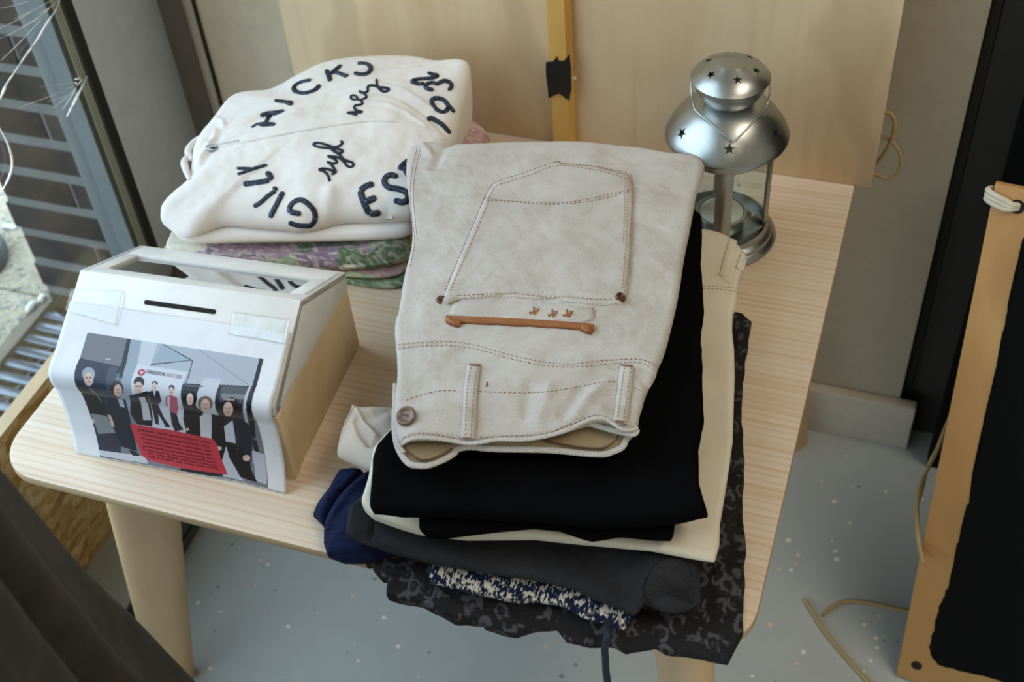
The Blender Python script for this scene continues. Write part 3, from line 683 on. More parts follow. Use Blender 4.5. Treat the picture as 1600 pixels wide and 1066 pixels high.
# torn black tape round the slat
def tape_band():
    tp = [(853, 98), (858, 97), (864, 97), (869, 89), (872, 96), (880, 96), (884, 92), (889, 85), (891, 97), (892, 110), (892, 125), (893, 138), (889, 158), (884, 153), (873, 146), (864, 150), (857, 154), (856, 140), (853, 118)]
    P = [at_y(a, b, 0.5865) for a, b in tp]; n = len(P)
    V = [(p[0], 0.5862, p[2]) for p in P]+[(p[0], 0.5878, p[2]) for p in P]
    Fc = [tuple(range(n)), tuple(range(n, 2*n))[::-1]]+[(i, (i+1) % n, n+(i+1) % n, n+i) for i in range(n)]
    bm = bmesh.new(); me = bpy.data.meshes.new('t'); me.from_pydata(V, [], Fc); bm.from_mesh(me)
    o = from_bm('black_tape', bm, MT['tape_black'], None)
    tag(o, 'torn strip of black tape stuck across the yellow slat', 'tape'); return o
tpo = tape_band()
pq = at_y(891, 110, 0.60)
box('tape_wrap', pq[0]-0.0035, pq[0]-0.001, 0.587, 0.6015, at_y(889, 156, 0.59)[2]+0.003, at_y(890, 98, 0.59)[2], MT['tape_black'], tpo)
for a, b in ((891, 87), (896, 122)):
    p = at_y(a, b, 0.600); bm = bmesh.new(); bmesh.ops.create_icosphere(bm, subdivisions=2, radius=0.0034, matrix=Matrix.Translation((p[0], 0.5995, p[2]))@Matrix.Diagonal((1.1, 0.5, 0.75, 1)))
    tag(from_bm('glue_blob', bm, MT['wax'], None, smooth=True), 'small white glue blob on the plywood, %s' % ('higher one' if b < 100 else 'lower one'), 'glue')
# twine loop at the sheet's right edge
tp = thing('twine_loop', 'brown twine loop hanging from the right edge of the plywood', 'twine', (0.73, 0.62, 0.5))
Y = 0.63
tube('cord', catmull([at_y(a, b, Y) for a, b in ((1362, 262), (1372, 252), (1383, 238), (1392, 222), (1397, 206), (1398, 190), (1392, 178), (1384, 176), (1378, 180))], n=6), 0.0024, MT['twine'], tp)
tube('cord', catmull([at_y(a, b, Y+0.004) for a, b in ((1368, 212), (1382, 215), (1394, 222), (1403, 234), (1408, 250), (1405, 266), (1395, 277), (1384, 278), (1364, 270))], n=6), 0.0021, MT['twine'], tp)

# ================================================================== TABLE
def rounded_rect(x0, x1, y0, y1, r, n=14):
    P = []
    for cx, cy, a0 in ((x1-r, y1-r, 0), (x0+r, y1-r, 90), (x0+r, y0+r, 180), (x1-r, y0+r, 270)):
        for i in range(n+1): a = math.radians(a0+90*i/n); P.append((cx+r*math.cos(a), cy+r*math.sin(a)))
    return P
tb = thing('coffee_table', 'square ash veneer table with rounded corners and splayed legs', 'table', (0.35, 0.35, 0.0))
def table_top():
    prof = [(0.0, 0.5), (-0.0005, 0.4997)]
    rings = [(0.003, 0.5), (0.0008, 0.4993), (0, 0.498), (0, 0.4915), (0.001, 0.490), (0.010, 0.4825), (0.013, 0.482)]
    V = []; n = None; Fc = []
    for ins, z in rings:
        P = rounded_rect(ins, 0.7-ins, ins, 0.7-ins, 0.046-ins); n = len(P); V += [(p[0], p[1], z) for p in P]
    mi = []
    for k in range(len(rings)-1):
        for i in range(n): j = (i+1) % n; Fc.append((k*n+i, k*n+j, (k+1)*n+j, (k+1)*n+i)); mi.append(0 if k < 1 else 1)
    Fc.append(tuple(range(n))); mi.append(0); Fc.append(tuple((len(rings)-1)*n+i for i in range(n))[::-1]); mi.append(1)
    bm = bmesh.new(); me = bpy.data.meshes.new('tabletop'); me.from_pydata(V, [], Fc)
    me.polygons.foreach_set('material_index', mi); bm.from_mesh(me)
    return from_bm('tabletop', bm, [MT['ash'], MT['ash_edge']], tb, angle=35)
table_top()
def leg(top, bot, ang):
    V = []; Fc = []; n = 28; K = 14
    for k in range(K+1):
        t = k/K; c = np.array(top)*(1-t)+np.array(bot)*t; a = 0.0385*(1-t)+0.026*t; b = 0.021*(1-t)+0.014*t
        for i in range(n):
            th = 2*math.pi*i/n; ex = 0.72
            u = a*math.copysign(abs(math.cos(th))**ex, math.cos(th)); v = b*math.copysign(abs(math.sin(th))**ex, math.sin(th))
            V.append((c[0]+u*math.cos(ang)-v*math.sin(ang), c[1]+u*math.sin(ang)+v*math.cos(ang), c[2]))
    for k in range(K):
        for i in range(n): j = (i+1) % n; Fc.append((k*n+i, (k+1)*n+i, (k+1)*n+j, k*n+j))
    Fc.append(tuple(range(n))); Fc.append(tuple(K*n+i for i in range(n))[::-1])
    bm = bmesh.new(); me = bpy.data.meshes.new('leg'); me.from_pydata(V, [], Fc); bm.from_mesh(me); from_bm('leg', bm, MT['ash_leg'], tb, angle=50)
leg((0.096, 0.084, 0.483), (0.004, 0.076, 0.0), math.radians(35))
leg((0.628, 0.075, 0.483), (0.672, 0.045, 0.0), math.radians(135))
leg((0.620, 0.615, 0.483), (0.668, 0.650, 0.0), math.radians(45))
leg((0.080, 0.620, 0.483), (0.020, 0.655, 0.0), math.radians(135))

# ================================================================== DONATION BOX
BA = at(462, 749); BB = at(563, 539); BU = (BB-BA)/np.linalg.norm(BB-BA); BN = np.array([BU[1], -BU[0], 0.0])
def bp(x, y, z): return BA+BN*x+BU*y+np.array([0, 0, z])     # box frame: x along the front (0 = right end), y back, z up
BW = -0.2135
K_, T_, B_ = (0.0, 0.0900), (0.084, 0.1415), (0.174, 0.0945)
dbx = thing('donation_box', 'white and pale wood collection box with slot and small window', 'box', tuple(bp(BW/2, 0.08, 0)))
def box_poly(name, pts, x0, x1, mat, parent, bev=0.0012, hole=None):
    """extrude a side profile [(y,z)] from x0 to x1 in the box frame"""
    bm = bmesh.new(); a = [bm.verts.new(bp(x0, *p)) for p in pts]; b = [bm.verts.new(bp(x1, *p)) for p in pts]; n = len(pts)
    bm.faces.new(a); bm.faces.new(b[::-1])
    for i in range(n): bm.faces.new((a[i], b[i], b[(i+1) % n], a[(i+1) % n]))
    bmesh.ops.recalc_face_normals(bm, faces=bm.faces)
    if bev: bmesh.ops.bevel(bm, geom=list(bm.edges), offset=bev, segments=2, profile=0.5, affect='EDGES')
    return from_bm(name, bm, mat, parent, angle=40)
box_poly('wooden_base', [(0.001, 0.0), (0.001, 0.0835), (0.1715, 0.0765), (0.172, 0.0)], -0.0005, BW+0.0005, MT['boxwood'], dbx)
box_poly('base_corner_post', [(-0.0006, 0.0), (-0.0006, 0.083), (0.012, 0.0826), (0.012, 0.0)], 0.0006, -0.01, MT['boxwood'], dbx, 0.0006)
# white hinged lid: two gables, front slope with a slot, rear frame round a pane
lidp = [(0.0, 0.0845), K_, T_, B_, (0.1725, 0.0775)]
lid = box_poly('white_lid', [(-0.0005, 0.0842), (-0.0005, 0.0965), T_, (0.0865, 0.1355), (0.010, 0.0875), (0.010, 0.0838)], 0, BW, MT['white_paint'], dbx)
for x0, x1 in ((0.0, -0.007), (BW+0.007, BW)): box_poly('gable', lidp[:1]+[(0.0, 0.095), T_, B_, (0.1725, 0.0775)], x0, x1, MT['white_paint'], lid)
# rear slope: frame members in the slope's own plane
rl = math.hypot(B_[0]-T_[0], B_[1]-T_[1]); rd = ((B_[0]-T_[0])/rl, (B_[1]-T_[1])/rl); rn = (-rd[1], rd[0])
def rear(x0, x1, s0, s1, d0, d1, name, mat, par, bev=0.0008):
    f = lambda s, d: (T_[0]+rd[0]*s+rn[0]*d, T_[1]+rd[1]*s+rn[1]*d)
    return box_poly(name, [f(s0, d0), f(s0, d1), f(s1, d1), f(s1, d0)], x0, x1, mat, par, bev)
for nm, a in (('frame_rail', (0, BW, 0.0, 0.0165)), ('frame_rail', (0, BW, 0.068, rl)), ('frame_stile', (0, -0.0185, 0.0160, 0.069)), ('frame_stile', (BW+0.0175, BW, 0.0160, 0.069))):
    rear(a[0], a[1], a[2], a[3], -0.007, 0.0, nm, MT['white_paint'], lid)
rear(-0.012, BW+0.012, 0.010, 0.075, -0.0040, -0.0028, 'window_pane', MT['box_glass'], dbx, 0)
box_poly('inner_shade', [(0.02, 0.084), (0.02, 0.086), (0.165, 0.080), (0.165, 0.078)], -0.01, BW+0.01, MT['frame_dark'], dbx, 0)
# front-slope frame for slot, paper and tape
fl_ = math.hypot(T_[0], T_[1]-0.0965); KF = (-0.0005, 0.0965); FD = ((T_[0]-KF[0])/math.hypot(T_[0]-KF[0], T_[1]-KF[1]), (T_[1]-KF[1])/math.hypot(T_[0]-KF[0], T_[1]-KF[1])); FN = (-FD[1], FD[0])
def slope(x, s, d=0.0): return bp(x, KF[0]+FD[0]*s+FN[0]*d, KF[1]+FD[1]*s+FN[1]*d)
def plane_xs(px, py, kind):
    c, d = ray(px, py)
    if kind == 's': o = bp(0, *KF); e = slope(0, 1)-slope(0, 0)
    else: o = bp(0, 0, 0.0965); e = np.array([0, 0, 1.0])
    nn = np.cross(e, BN); t = ((o-c)@nn)/(d@nn); P = c+t*d
    return (P-o)@BN, (P-o)@e
sa = plane_xs(225, 473, 's'); sb = plane_xs(338, 487, 's')
def slot():
    sc = (sa[1]+sb[1])/2; V = []; n = 20; x0, x1 = sa[0], sb[0]; h = 0.0022
    for i in range(n):
        th = 2*math.pi*i/n; x = (x0+h if math.cos(th) < 0 else x1-h)+h*math.cos(th); V.append((x, sc+h*math.sin(th)))
    pts = [slope(x, s, 0.0003) for x, s in V]+[slope(x, s, -0.003) for x, s in V]
    mk('slot', pts, [tuple(range(n)), tuple(range(n, 2*n))[::-1]]+[(i, (i+1) % n, n+(i+1) % n, n+i) for i in range(n)], MT['dark_hole'], dbx, smooth=False)
    hh = 0.003
    V2 = [slope(x0+(x-x0)*1.0, sc+(s-sc)*0.62+0.0007, 0.0005) for x, s in V]
slot()
# taped print: path over the knee and down, curling out at the foot
ps = thing('taped_paper', 'printed sheet taped over the front of the collection box', 'paper', tuple(bp(BW/2, -0.004, 0.0)))
S_TOP = 0.0705
def paper_path():
    P = []
    for s in np.linspace(0.066, 0.016, 14): P.append((KF[0]+FD[0]*s+FN[0]*0.001, KF[1]+FD[1]*s+FN[1]*0.001))
    # knee arc
    a0 = np.array(P[-1]); a1 = np.array([-0.0022, 0.077])
    kn = np.array([-0.0105, 0.1015])
    for t in np.linspace(0, 1, 12)[1:]: P.append(tuple((1-t)**2*a0+2*t*(1-t)*kn+t*t*a1))
    for t in np.linspace(0, 1, 26)[1:]:
        z = 0.077*(1-t)+0.0012*t; P.append((-0.0022-0.012*t**2.2, z))
    return np.array(P)
PP = paper_path(); PD = np.r_[0, np.cumsum(np.linalg.norm(np.diff(PP, axis=0), axis=1))]
PT = np.gradient(PP, axis=0); PT /= np.linalg.norm(PT, axis=1)[:, None]; PNm = np.stack([PT[:, 1], -PT[:, 0]], 1)
def paper(x, d, off=0.0):
    """x along the sheet, d distance from its top edge along the bend"""
    y = np.interp(d, PD, PP[:, 0]); z = np.interp(d, PD, PP[:, 1]); ny = np.interp(d, PD, PNm[:, 0]); nz = np.interp(d, PD, PNm[:, 1])
    curl = 0.006*np.clip((d-0.11)/0.07, 0, 1)**2*np.clip(1-np.abs(np.asarray(x)+0.0)/0.05, 0, 1)*-1
    return bp(0, 0, 0)+np.multiply.outer(np.asarray(x, float), BN)+np.multiply.outer(y+ny*off+curl, BU)+np.multiply.outer(z+nz*off, np.array([0, 0, 1.0]))
NEG = PNm[20]@np.array([-1.0, 0.0]) < 0
SG = -1.0 if NEG else 1.0
PXA, PXB = -0.2130, -0.0015
# picture point -> (x, d) on the bent sheet, by nearest hit on a fine mesh of it
_gx = np.linspace(PXA, PXB, 90); _gd = np.linspace(0, PD[-1], 90)
_pos = np.array([[paper(x, d) for x in _gx] for d in _gd]).reshape(-1, 3)
_rel = _pos-CAM; _zz = _rel@CF; _scr = np.stack([800+F_PX*(_rel@CR)/_zz, 533-F_PX*(_rel@CU)/_zz], 1)
def pp(px, py):
    d2 = (_scr[:, 0]-px)**2+(_scr[:, 1]-py)**2; k = int(np.argmin(d2)); i, j = divmod(k, 90)
    i = min(max(i, 1), 88); j = min(max(j, 1), 88); c0 = _scr[i*90+j]; ex = (_scr[i*90+j+1]-_scr[i*90+j-1])/2; ed = (_scr[(i+1)*90+j]-_scr[(i-1)*90+j])/2
    u, v = np.linalg.solve(np.array([ex, ed]).T, np.array([px, py])-c0)
    return _gx[j]+u*(_gx[1]-_gx[0]), _gd[i]+v*(_gd[1]-_gd[0])
def sheet(name, x0, x1, d0, d1, off, nx, nd, mat, parent, thick=0.0003, colors=None):
    xs = np.linspace(x0, x1, nx); ds = np.linspace(d0, d1, nd); G = np.zeros((nd, nx, 3)); G2 = np.zeros((nd, nx, 3))
    for i, d in enumerate(ds): G[i] = paper(xs, d, SG*off); G2[i] = paper(xs, d, SG*(off-thick))
    V = np.vstack([G.reshape(-1, 3), G2.reshape(-1, 3)]); n = nx*nd
    ii, jj = np.meshgrid(np.arange(nd-1), np.arange(nx-1), indexing='ij'); a = (ii*nx+jj).ravel()
    F1 = np.stack([a, a+nx, a+nx+1, a+1], 1); F2 = F1[:, ::-1]+n
    rim = [k for k in range(nx)]+[k*nx+nx-1 for k in range(1, nd)]+[(nd-1)*nx+k for k in range(nx-2, -1, -1)]+[k*nx for k in range(nd-2, 0, -1)]
    F3 = [(rim[k], rim[(k+1) % len(rim)], n+rim[(k+1) % len(rim)], n+rim[k]) for k in range(len(rim))]
    Fa = np.vstack([F1, F2, np.array(F3)])
    me = bpy.data.meshes.new(name); me.vertices.add(len(V)); me.vertices.foreach_set('co', V.astype(np.float32).ravel()); nf = len(Fa)
    me.loops.add(nf*4); me.loops.foreach_set('vertex_index', Fa.astype(np.int32).ravel()); me.polygons.add(nf)
    me.polygons.foreach_set('loop_start', np.arange(0, nf*4, 4, dtype=np.int32)); me.polygons.foreach_set('loop_total', np.full(nf, 4, np.int32)); me.update(); me.validate()
    if colors is not None:
        c = me.color_attributes.new('print', 'FLOAT_COLOR', 'POINT'); arr = np.ones((len(V), 4), np.float32); arr[:n, :3] = colors.reshape(-1, 3); arr[n:, :3] = 0.8
        c.data.foreach_set('color', arr.ravel())
    return link_mesh(name, me, mat, parent)
paper_o = sheet('sheet', PXA, PXB, 0, PD[-1], 0.0004, 60, 70, MT['paper'], ps)
# the printed group photograph, painted as flat ink into the sheet's own colour attribute
def Z6(X, Yy): return (110+X/4.1, 510+Yy/4.1)
c1 = pp(*Z6(112, 40)); c2 = pp(*Z6(1238, 212)); prx0, prx1 = c1[0], c2[0]; prd0 = (c1[1]+c2[1])/2; prd1 = PD[-1]-0.0012
NX, ND = 430, 330
gx, gd = np.meshgrid(np.linspace(prx0, prx1, NX), np.linspace(prd0, prd1, ND))
img = np.zeros((ND, NX, 3))
def lin(c): return np.array(rgb(*c)[:3])
def inside(P):
    r = np.zeros(gx.shape, bool); n = len(P)
    for i in range(n):
        (x0, y0), (x1, y1) = P[i], P[(i+1) % n]
        if y0 == y1: continue
        r ^= ((gd > y0) != (gd > y1)) & (gx < (x1-x0)*(gd-y0)/(y1-y0)+x0)
    return r
def paint(pts, c, a=1.0):
    P = [pp(*Z6(X, Yy)) for X, Yy in pts]; P = resample(np.array(P), 80) if len(pts) > 40 else P
    m = inside(P); img[m] = img[m]*(1-a)+lin(c)*a
def blob(X, Yy, rx, ry, c, ang=0.0):
    t = np.linspace(0, 2*math.pi, 22)[:-1]; paint([(X+rx*math.cos(k)*math.cos(ang)-ry*math.sin(k)*math.sin(ang), Yy+rx*math.cos(k)*math.sin(ang)+ry*math.sin(k)*math.cos(ang)) for k in t], c)
img[:] = lin((118, 122, 134))
paint([(100,30),(395,80),(330,270),(40,215)], (112, 114, 124)); paint([(40,200),(330,262),(320,900),(170,820),(60,600),(10,350)], (38, 46, 66))
paint([(250,262),(310,260),(300,420),(245,420)], (64, 74, 90)); paint([(365,78),(395,84),(335,330),(300,330)], (40, 46, 58))
paint([(390,82),(465,95),(400,420),(350,640),(320,600),(335,330)], (146, 158, 174)); paint([(460,92),(600,112),(510,260),(400,430),(405,330)], (190, 197, 210))
paint([(560,105),(1245,210),(1165,385),(725,375),(600,300),(515,250)], (168, 175, 190)); paint([(590,112),(785,220),(518,246)], (150, 166, 182))
paint([(578,108),(590,110),(788,220),(518,250),(518,242),(770,218)], (46, 54, 66)); paint([(780,220),(788,222),(745,372),(736,372)], (90, 100, 116)); paint([(815,148),(825,150),(1150,378),(1140,380)], (136, 144, 162))
paint([(725,368),(1152,385),(1120,620),(1160,960),(700,960),(715,500)], (34, 34, 44)); paint([(865,330),(972,342),(948,560),(930,760),(830,760)], (190, 194, 206)); paint([(975,385),(1148,390),(1130,500),(955,480)], (72, 76, 86)); paint([(975,430),(1140,440),(1130,470),(965,460)], (120, 124, 132))
paint([(1148,385),(1160,385),(1130,560),(1135,700),(1118,700),(1115,560)], (196, 198, 206)); paint([(1212,205),(1245,210),(1190,420),(1168,560),(1190,720),(1150,700),(1135,560),(1160,400)], (22, 26, 38)); paint([(1165,720),(1195,730),(1215,820),(1180,800)], (34, 36, 48)); paint([(1160,790),(1250,820),(1260,1010),(1190,990)], (188, 192, 204))
paint([(430,244),(748,292),(716,480),(742,700),(600,690),(470,650),(400,440)], (200, 204, 218)); paint([(170,790),(480,830),(500,880),(200,830)], (196, 198, 208)); paint([(940,700),(1010,700),(1110,990),(980,960)], (186, 190, 204))
# people in the print, as simple small shapes
blob(118, 305, 42, 42, (150, 155, 166)); blob(120, 338, 30, 42, (206, 178, 168)); blob(108, 328, 10, 5, (120, 108, 110)); blob(132, 328, 10, 5, (120, 108, 110)); paint([(60,365),(100,390),(150,400),(185,430),(228,500),(235,570),(150,575),(110,560),(50,470)], (16, 16, 22)); paint([(132,556),(238,572),(300,680),(180,688)], (126, 134, 136)); paint([(195,686),(290,690),(310,810),(265,790)], (52, 46, 56)); blob(138, 605, 20, 18, (200, 172, 162)); paint([(112,380),(150,405),(205,480),(200,486),(140,420)], (96, 96, 104))
blob(300, 400, 42, 52, (52, 38, 40)); blob(306, 410, 27, 38, (214, 182, 170)); paint([(240,455),(300,450),(355,470),(378,560),(395,640),(430,800),(330,770),(262,620),(225,560)], (24, 29, 46)); paint([(300,455),(340,470),(350,520),(320,510)], (170, 180, 196)); paint([(238,560),(262,570),(285,640),(268,640)], (200, 170, 160))
paint([(375,790),(420,800),(450,830),(400,826)], (30, 30, 40))
blob(442, 358, 34, 34, (28, 24, 28)); blob(438, 392, 28, 36, (212, 180, 168)); blob(424, 383, 10, 5, (70, 60, 66)); blob(448, 383, 10, 5, (70, 60, 66)); paint([(378,440),(430,428),(500,412),(530,590),(526,640),(430,625),(388,560)], (20, 20, 26)); paint([(440,455),(478,450),(520,600),(468,600)], (196, 192, 202))
blob(542, 368, 20, 16, (30, 28, 30)); blob(540, 385, 16, 24, (212, 180, 168)); paint([(500,418),(535,408),(572,414),(588,475),(562,500),(600,580),(645,645),(612,642),(565,560),(568,630),(545,620),(520,500)], (36, 36, 46)); paint([(532,410),(548,410),(545,455)], (200, 204, 214))
blob(650, 398, 20, 22, (34, 26, 28)); blob(648, 415, 17, 26, (212, 180, 168)); paint([(615,448),(650,440),(688,458),(694,520),(682,570),(650,560),(612,500)], (178, 88, 112)); paint([(625,450),(640,450),(640,530),(628,520)], (214, 210, 216)); paint([(640,545),(682,560),(700,620),(728,660),(672,672),(650,620)], (36, 32, 42))
blob(775, 458, 38, 50, (18, 18, 22)); blob(768, 466, 22, 38, (222, 194, 184)); paint([(722,500),(800,505),(850,540),(836,705),(745,680),(725,600)], (14, 14, 18)); blob(752, 658, 10, 10, (210, 180, 170))
blob(866, 492, 48, 46, (112, 96, 88)); blob(866, 505, 30, 40, (216, 184, 172)); paint([(830,575),(860,560),(912,560),(908,720),(836,705)], (204, 200, 208)); paint([(905,560),(960,570),(1012,600),(1000,760),(970,870),(930,760),(905,720)], (18, 18, 26)); blob(952, 780, 20, 14, (206, 178, 168))
blob(1032, 512, 54, 58, (48, 28, 32)); blob(1012, 530, 32, 46, (218, 186, 174)); paint([(980,458),(1055,464),(1050,478),(982,472)], (160, 150, 150)); paint([(985,610),(1030,590),(1090,590),(1140,620),(1168,690),(1162,860),(1110,830),(1085,750),(990,720)], (27, 32, 52)); paint([(985,640),(1040,600),(1062,755),(998,740)], (200, 204, 216)); paint([(990,735),(1070,750),(1120,830),(1150,900),(1200,1000),(1090,965),(1020,840)], (16, 16, 22)); blob(1130, 842, 24, 20, (212, 182, 170))
for fx, fy, fr in ((120,338,1.0),(306,410,.9),(438,392,.9),(542,388,.55),(648,417,.6),(768,468,.75),(866,507,1.0),(1012,532,1.05)):
    for e in (-1, 1): blob(fx+e*10*fr, fy-9*fr, 5*fr, 3*fr, (96, 70, 68))
    blob(fx+2*fr, fy+16*fr, 10*fr, 3.5*fr, (170, 92, 92)); blob(fx+1*fr, fy+2*fr, 3*fr, 6*fr, (190, 156, 146))
paint([(300,330),(312,336),(318,300),(296,310)], (96, 112, 128)); paint([(735,375),(855,382),(850,392),(735,384)], (84, 90, 104)); paint([(225,205),(262,210),(262,216),(228,212)], (176, 180, 190))
for k in range(6): blob(1075, 655+k*26, 4, 4, (120, 112, 110))
paint([(382,622),(660,665),(915,720),(935,745),(965,840),(1010,950),(700,905),(500,855),(462,830),(420,730)], (190, 54, 70))
img *= (0.94+0.12*RNG.rand(ND, NX, 1)*0.6)
def print_mat():
    m = Mat('inkjet_photo_print', (1, 1, 1, 1), 0.42, 0, 0.4); a = m.n.new('ShaderNodeVertexColor'); a.layer_name = 'print'; m.l.new(a.outputs[0], m.b.inputs['Base Color']); return m.m
sheet('printed_photo', prx0, prx1, prd0, prd1, 0.00055, NX, ND, print_mat(), ps, 0.0001, img)
def printed(name, txt, p0, p1, hgt, mat, parent, off=0.0009):
    """lettering set along a picture line, laid on the bent sheet"""
    cu = bpy.data.curves.new('t', 'FONT'); cu.body = txt; cu.size = 1.0; cu.resolution_u = 2; cu.offset = 0.012
    o = bpy.data.objects.new('t', cu); COL.objects.link(o); dg = bpy.context.evaluated_depsgraph_get(); dg.update(); me = bpy.data.meshes.new_from_object(o.evaluated_get(dg)); bpy.data.objects.remove(o)
    xs = [v.co.x for v in me.vertices]; W = max(xs)-min(xs); x0 = min(xs); a = np.array(pp(*p0)); b = np.array(pp(*p1)); L = b-a; up = np.array([0, -hgt])
    for v in me.vertices:
        q = a+L*((v.co.x-x0)/W)+up*(v.co.y/0.7); v.co = Vector(paper(q[0], q[1], SG*off))
    return link_mesh(name, me, mat, parent, smooth=False)
def Z8(X, Yy): return (200+X/8.88, 640+Yy/8.88)
for txt, a, b in (('DRESS FOR SUCCESS is een', (150, 285), (1130, 465)), ('vrijwilligersorganisatie die', (185, 345), (1135, 522)), ('werkzoekenden voorziet van', (180, 396), (1165, 585)),
                  ('representatieve kleding en', (232, 458), (1155, 635)), ('praktische ondersteuning om', (215, 508), (1210, 695)), ('succesvol te kunnen solliciteren', (215, 558), (1228, 745)),
                  ('en. Op deze manier helpen', (275, 608), (1235, 788)), ('wij mensen op weg naar werk', (290, 655), (1268, 832))):
    printed('red_box_lettering', txt, Z8(*a), Z8(*b), 0.0022, MT['ink'], ps)
printed('banner_lettering', 'DRESSFOR', Z6(488, 302), Z6(606, 322), 0.0033, MT['ink_grey'], ps)
printed('banner_lettering', 'SUCCESS', Z6(612, 322), Z6(712, 338), 0.0033, MT['ink_light'], ps)
def disc(name, X, Yy, r, mat):
    c = pp(*Z6(X, Yy)); n = 20; V = [paper(c[0]+r*math.cos(2*math.pi*i/n), c[1]+r*math.sin(2*math.pi*i/n), SG*0.0009) for i in range(n)]; mk(name, V, [tuple(range(n))], mat, ps, False)
disc('red_emblem', 457, 297, 0.0032, plain('red_ink', (176, 70, 86), 0.6))
printed('emblem_lettering', 's', Z6(446, 306), Z6(468, 308), 0.0036, MT['paper'], ps, 0.0011)
# clear tape
def tape(pts, lab):
    V = []; P = [plane_xs(a, b, 's') for a, b in pts]; m = 10
    q = np.array(P); n1 = 14
    for i in range(n1):
        for j in range(m):
            u = i/(n1-1); v = j/(m-1); r_ = (1-u)*(1-v)*q[0]+u*(1-v)*q[1]+u*v*q[2]+(1-u)*v*q[3]
            V.append(slope(r_[0], r_[1], 0.0021+0.0002*math.sin(u*9+v*5)))
    Fc = [(i*m+j, (i+1)*m+j, (i+1)*m+j+1, i*m+j+1) for i in range(n1-1) for j in range(m-1)]
    o = mk('clear_tape', V, Fc, MT['clear_tape']); sm = o.modifiers.new('thickness', 'SOLIDIFY'); sm.thickness = 0.0001
    tag(o, lab, 'tape')
tape([(113, 452), (197, 456), (185, 511), (103, 487)], 'clear tape strip holding the left top corner of the printed sheet')
tape([(365, 488), (455, 500), (447, 540), (357, 524)], 'clear tape strip holding the right top corner of the printed sheet')

# ================================================================== LANTERN
LC = np.array([0.5758, 0.4880, 0.5])
lt = thing('lantern', 'silver metal tealight lantern with star cut-outs and glass sides', 'lantern', tuple(LC))
lathe('base', [(0.0, 0.0), (0.0560, 0.0), (0.0578, 0.003), (0.0568, 0.006), (0.0530, 0.009), (0.0522, 0.013), (0.0485, 0.016), (0.0478, 0.021), (0.046, 0.0215), (0.0455, 0.012), (0.0, 0.0115)], MT['metal'], lt, LC, closed=False)
def star_holes(o, spots):
    bm = bmesh.new()
    for ang, r, z, tilt, size in spots:
        Rz = Matrix.Rotation(ang, 4, 'Z'); Ry = Matrix.Rotation(tilt, 4, 'Y')
        Mx = Matrix.Translation(Vector(LC))@Rz@Matrix.Translation((r, 0, z))@Ry
        vs = []
        for h in (-0.012, 0.012):
            ring = []
            for i in range(10):
                a = 2*math.pi*i/10; q = size if i % 2 == 0 else size*0.42
                ring.append(bm.verts.new(Mx@Vector((-q*math.cos(a), q*math.sin(a), h))))
            vs.append(ring)
        bm.faces.new(vs[0][::-1]); bm.faces.new(vs[1])
        for i in range(10): bm.faces.new((vs[0][i], vs[0][(i+1)%10], vs[1][(i+1)%10], vs[1][i]))
    bmesh.ops.recalc_face_normals(bm, faces=bm.faces)
    me = bpy.data.meshes.new('cut'); bm.to_mesh(me); bm.free(); cu = bpy.data.objects.new('cut', me); COL.objects.link(cu)
    md = o.modifiers.new('stars', 'BOOLEAN'); md.object = cu; md.operation = 'DIFFERENCE'; md.solver = 'EXACT'
    dg = bpy.context.evaluated_depsgraph_get(); dg.update(); nm = bpy.data.meshes.new_from_object(o.evaluated_get(dg))
    o.modifiers.clear(); old = o.data; o.data = nm; bpy.data.objects.remove(cu); 
    nm.polygons.foreach_set('use_smooth', [True]*len(nm.polygons)); nm.set_sharp_from_angle(angle=math.radians(38))
hood = lathe('hood', [(0.0440, 0.118), (0.0600, 0.1275), (0.0605, 0.1295), (0.0600, 0.1315), (0.0570, 0.138), (0.0500, 0.149), (0.0400, 0.160), (0.0290, 0.1665), (0.0200, 0.168),
                      (0.0200, 0.1672), (0.0288, 0.1656), (0.0395, 0.159), (0.0493, 0.148), (0.0562, 0.137), (0.0590, 0.1305), (0.0440, 0.1192)], MT['metal'], lt, LC)
VA = math.atan2(CAM[1]-LC[1], CAM[0]-LC[0])          # direction of the viewer's side of the room
star_holes(hood, [(VA+math.radians(a), 0.0510, 0.1470, math.radians(46), 0.0062) for a in (4, -56, -116, -176, 64, 124)])
lathe('collar', [(0.0450, 0.112), (0.0470, 0.114), (0.0470, 0.1205), (0.0440, 0.122), (0.0430, 0.1205), (0.0430, 0.113)], MT['metal'], lt, LC)
lathe('neck_bowl', [(0.0195, 0.166), (0.0260, 0.172), (0.0325, 0.182), (0.0355, 0.190), (0.0362, 0.1925), (0.0352, 0.1935), (0.0337, 0.191), (0.031, 0.183), (0.0245, 0.174), (0.0185, 0.1675)], MT['metal'], lt, LC)
cap = lathe('cap', [(0.0362, 0.1922), (0.0376, 0.1938), (0.0364, 0.1952), (0.0330, 0.1995), (0.0240, 0.2050), (0.0130, 0.2088), (0.0125, 0.2092), (0.0060, 0.2094), (0.0001, 0.2095), (0.0001, 0.2087), (0.0060, 0.2086), (0.0125, 0.2081), (0.0236, 0.2042), (0.0322, 0.1988), (0.0350, 0.1940)], MT['metal'], lt, LC)
star_holes(cap, [(VA+math.radians(a), 0.0235, 0.2045, math.radians(28), 0.0048) for a in (16, -50, -112, -170, 76, 134)])
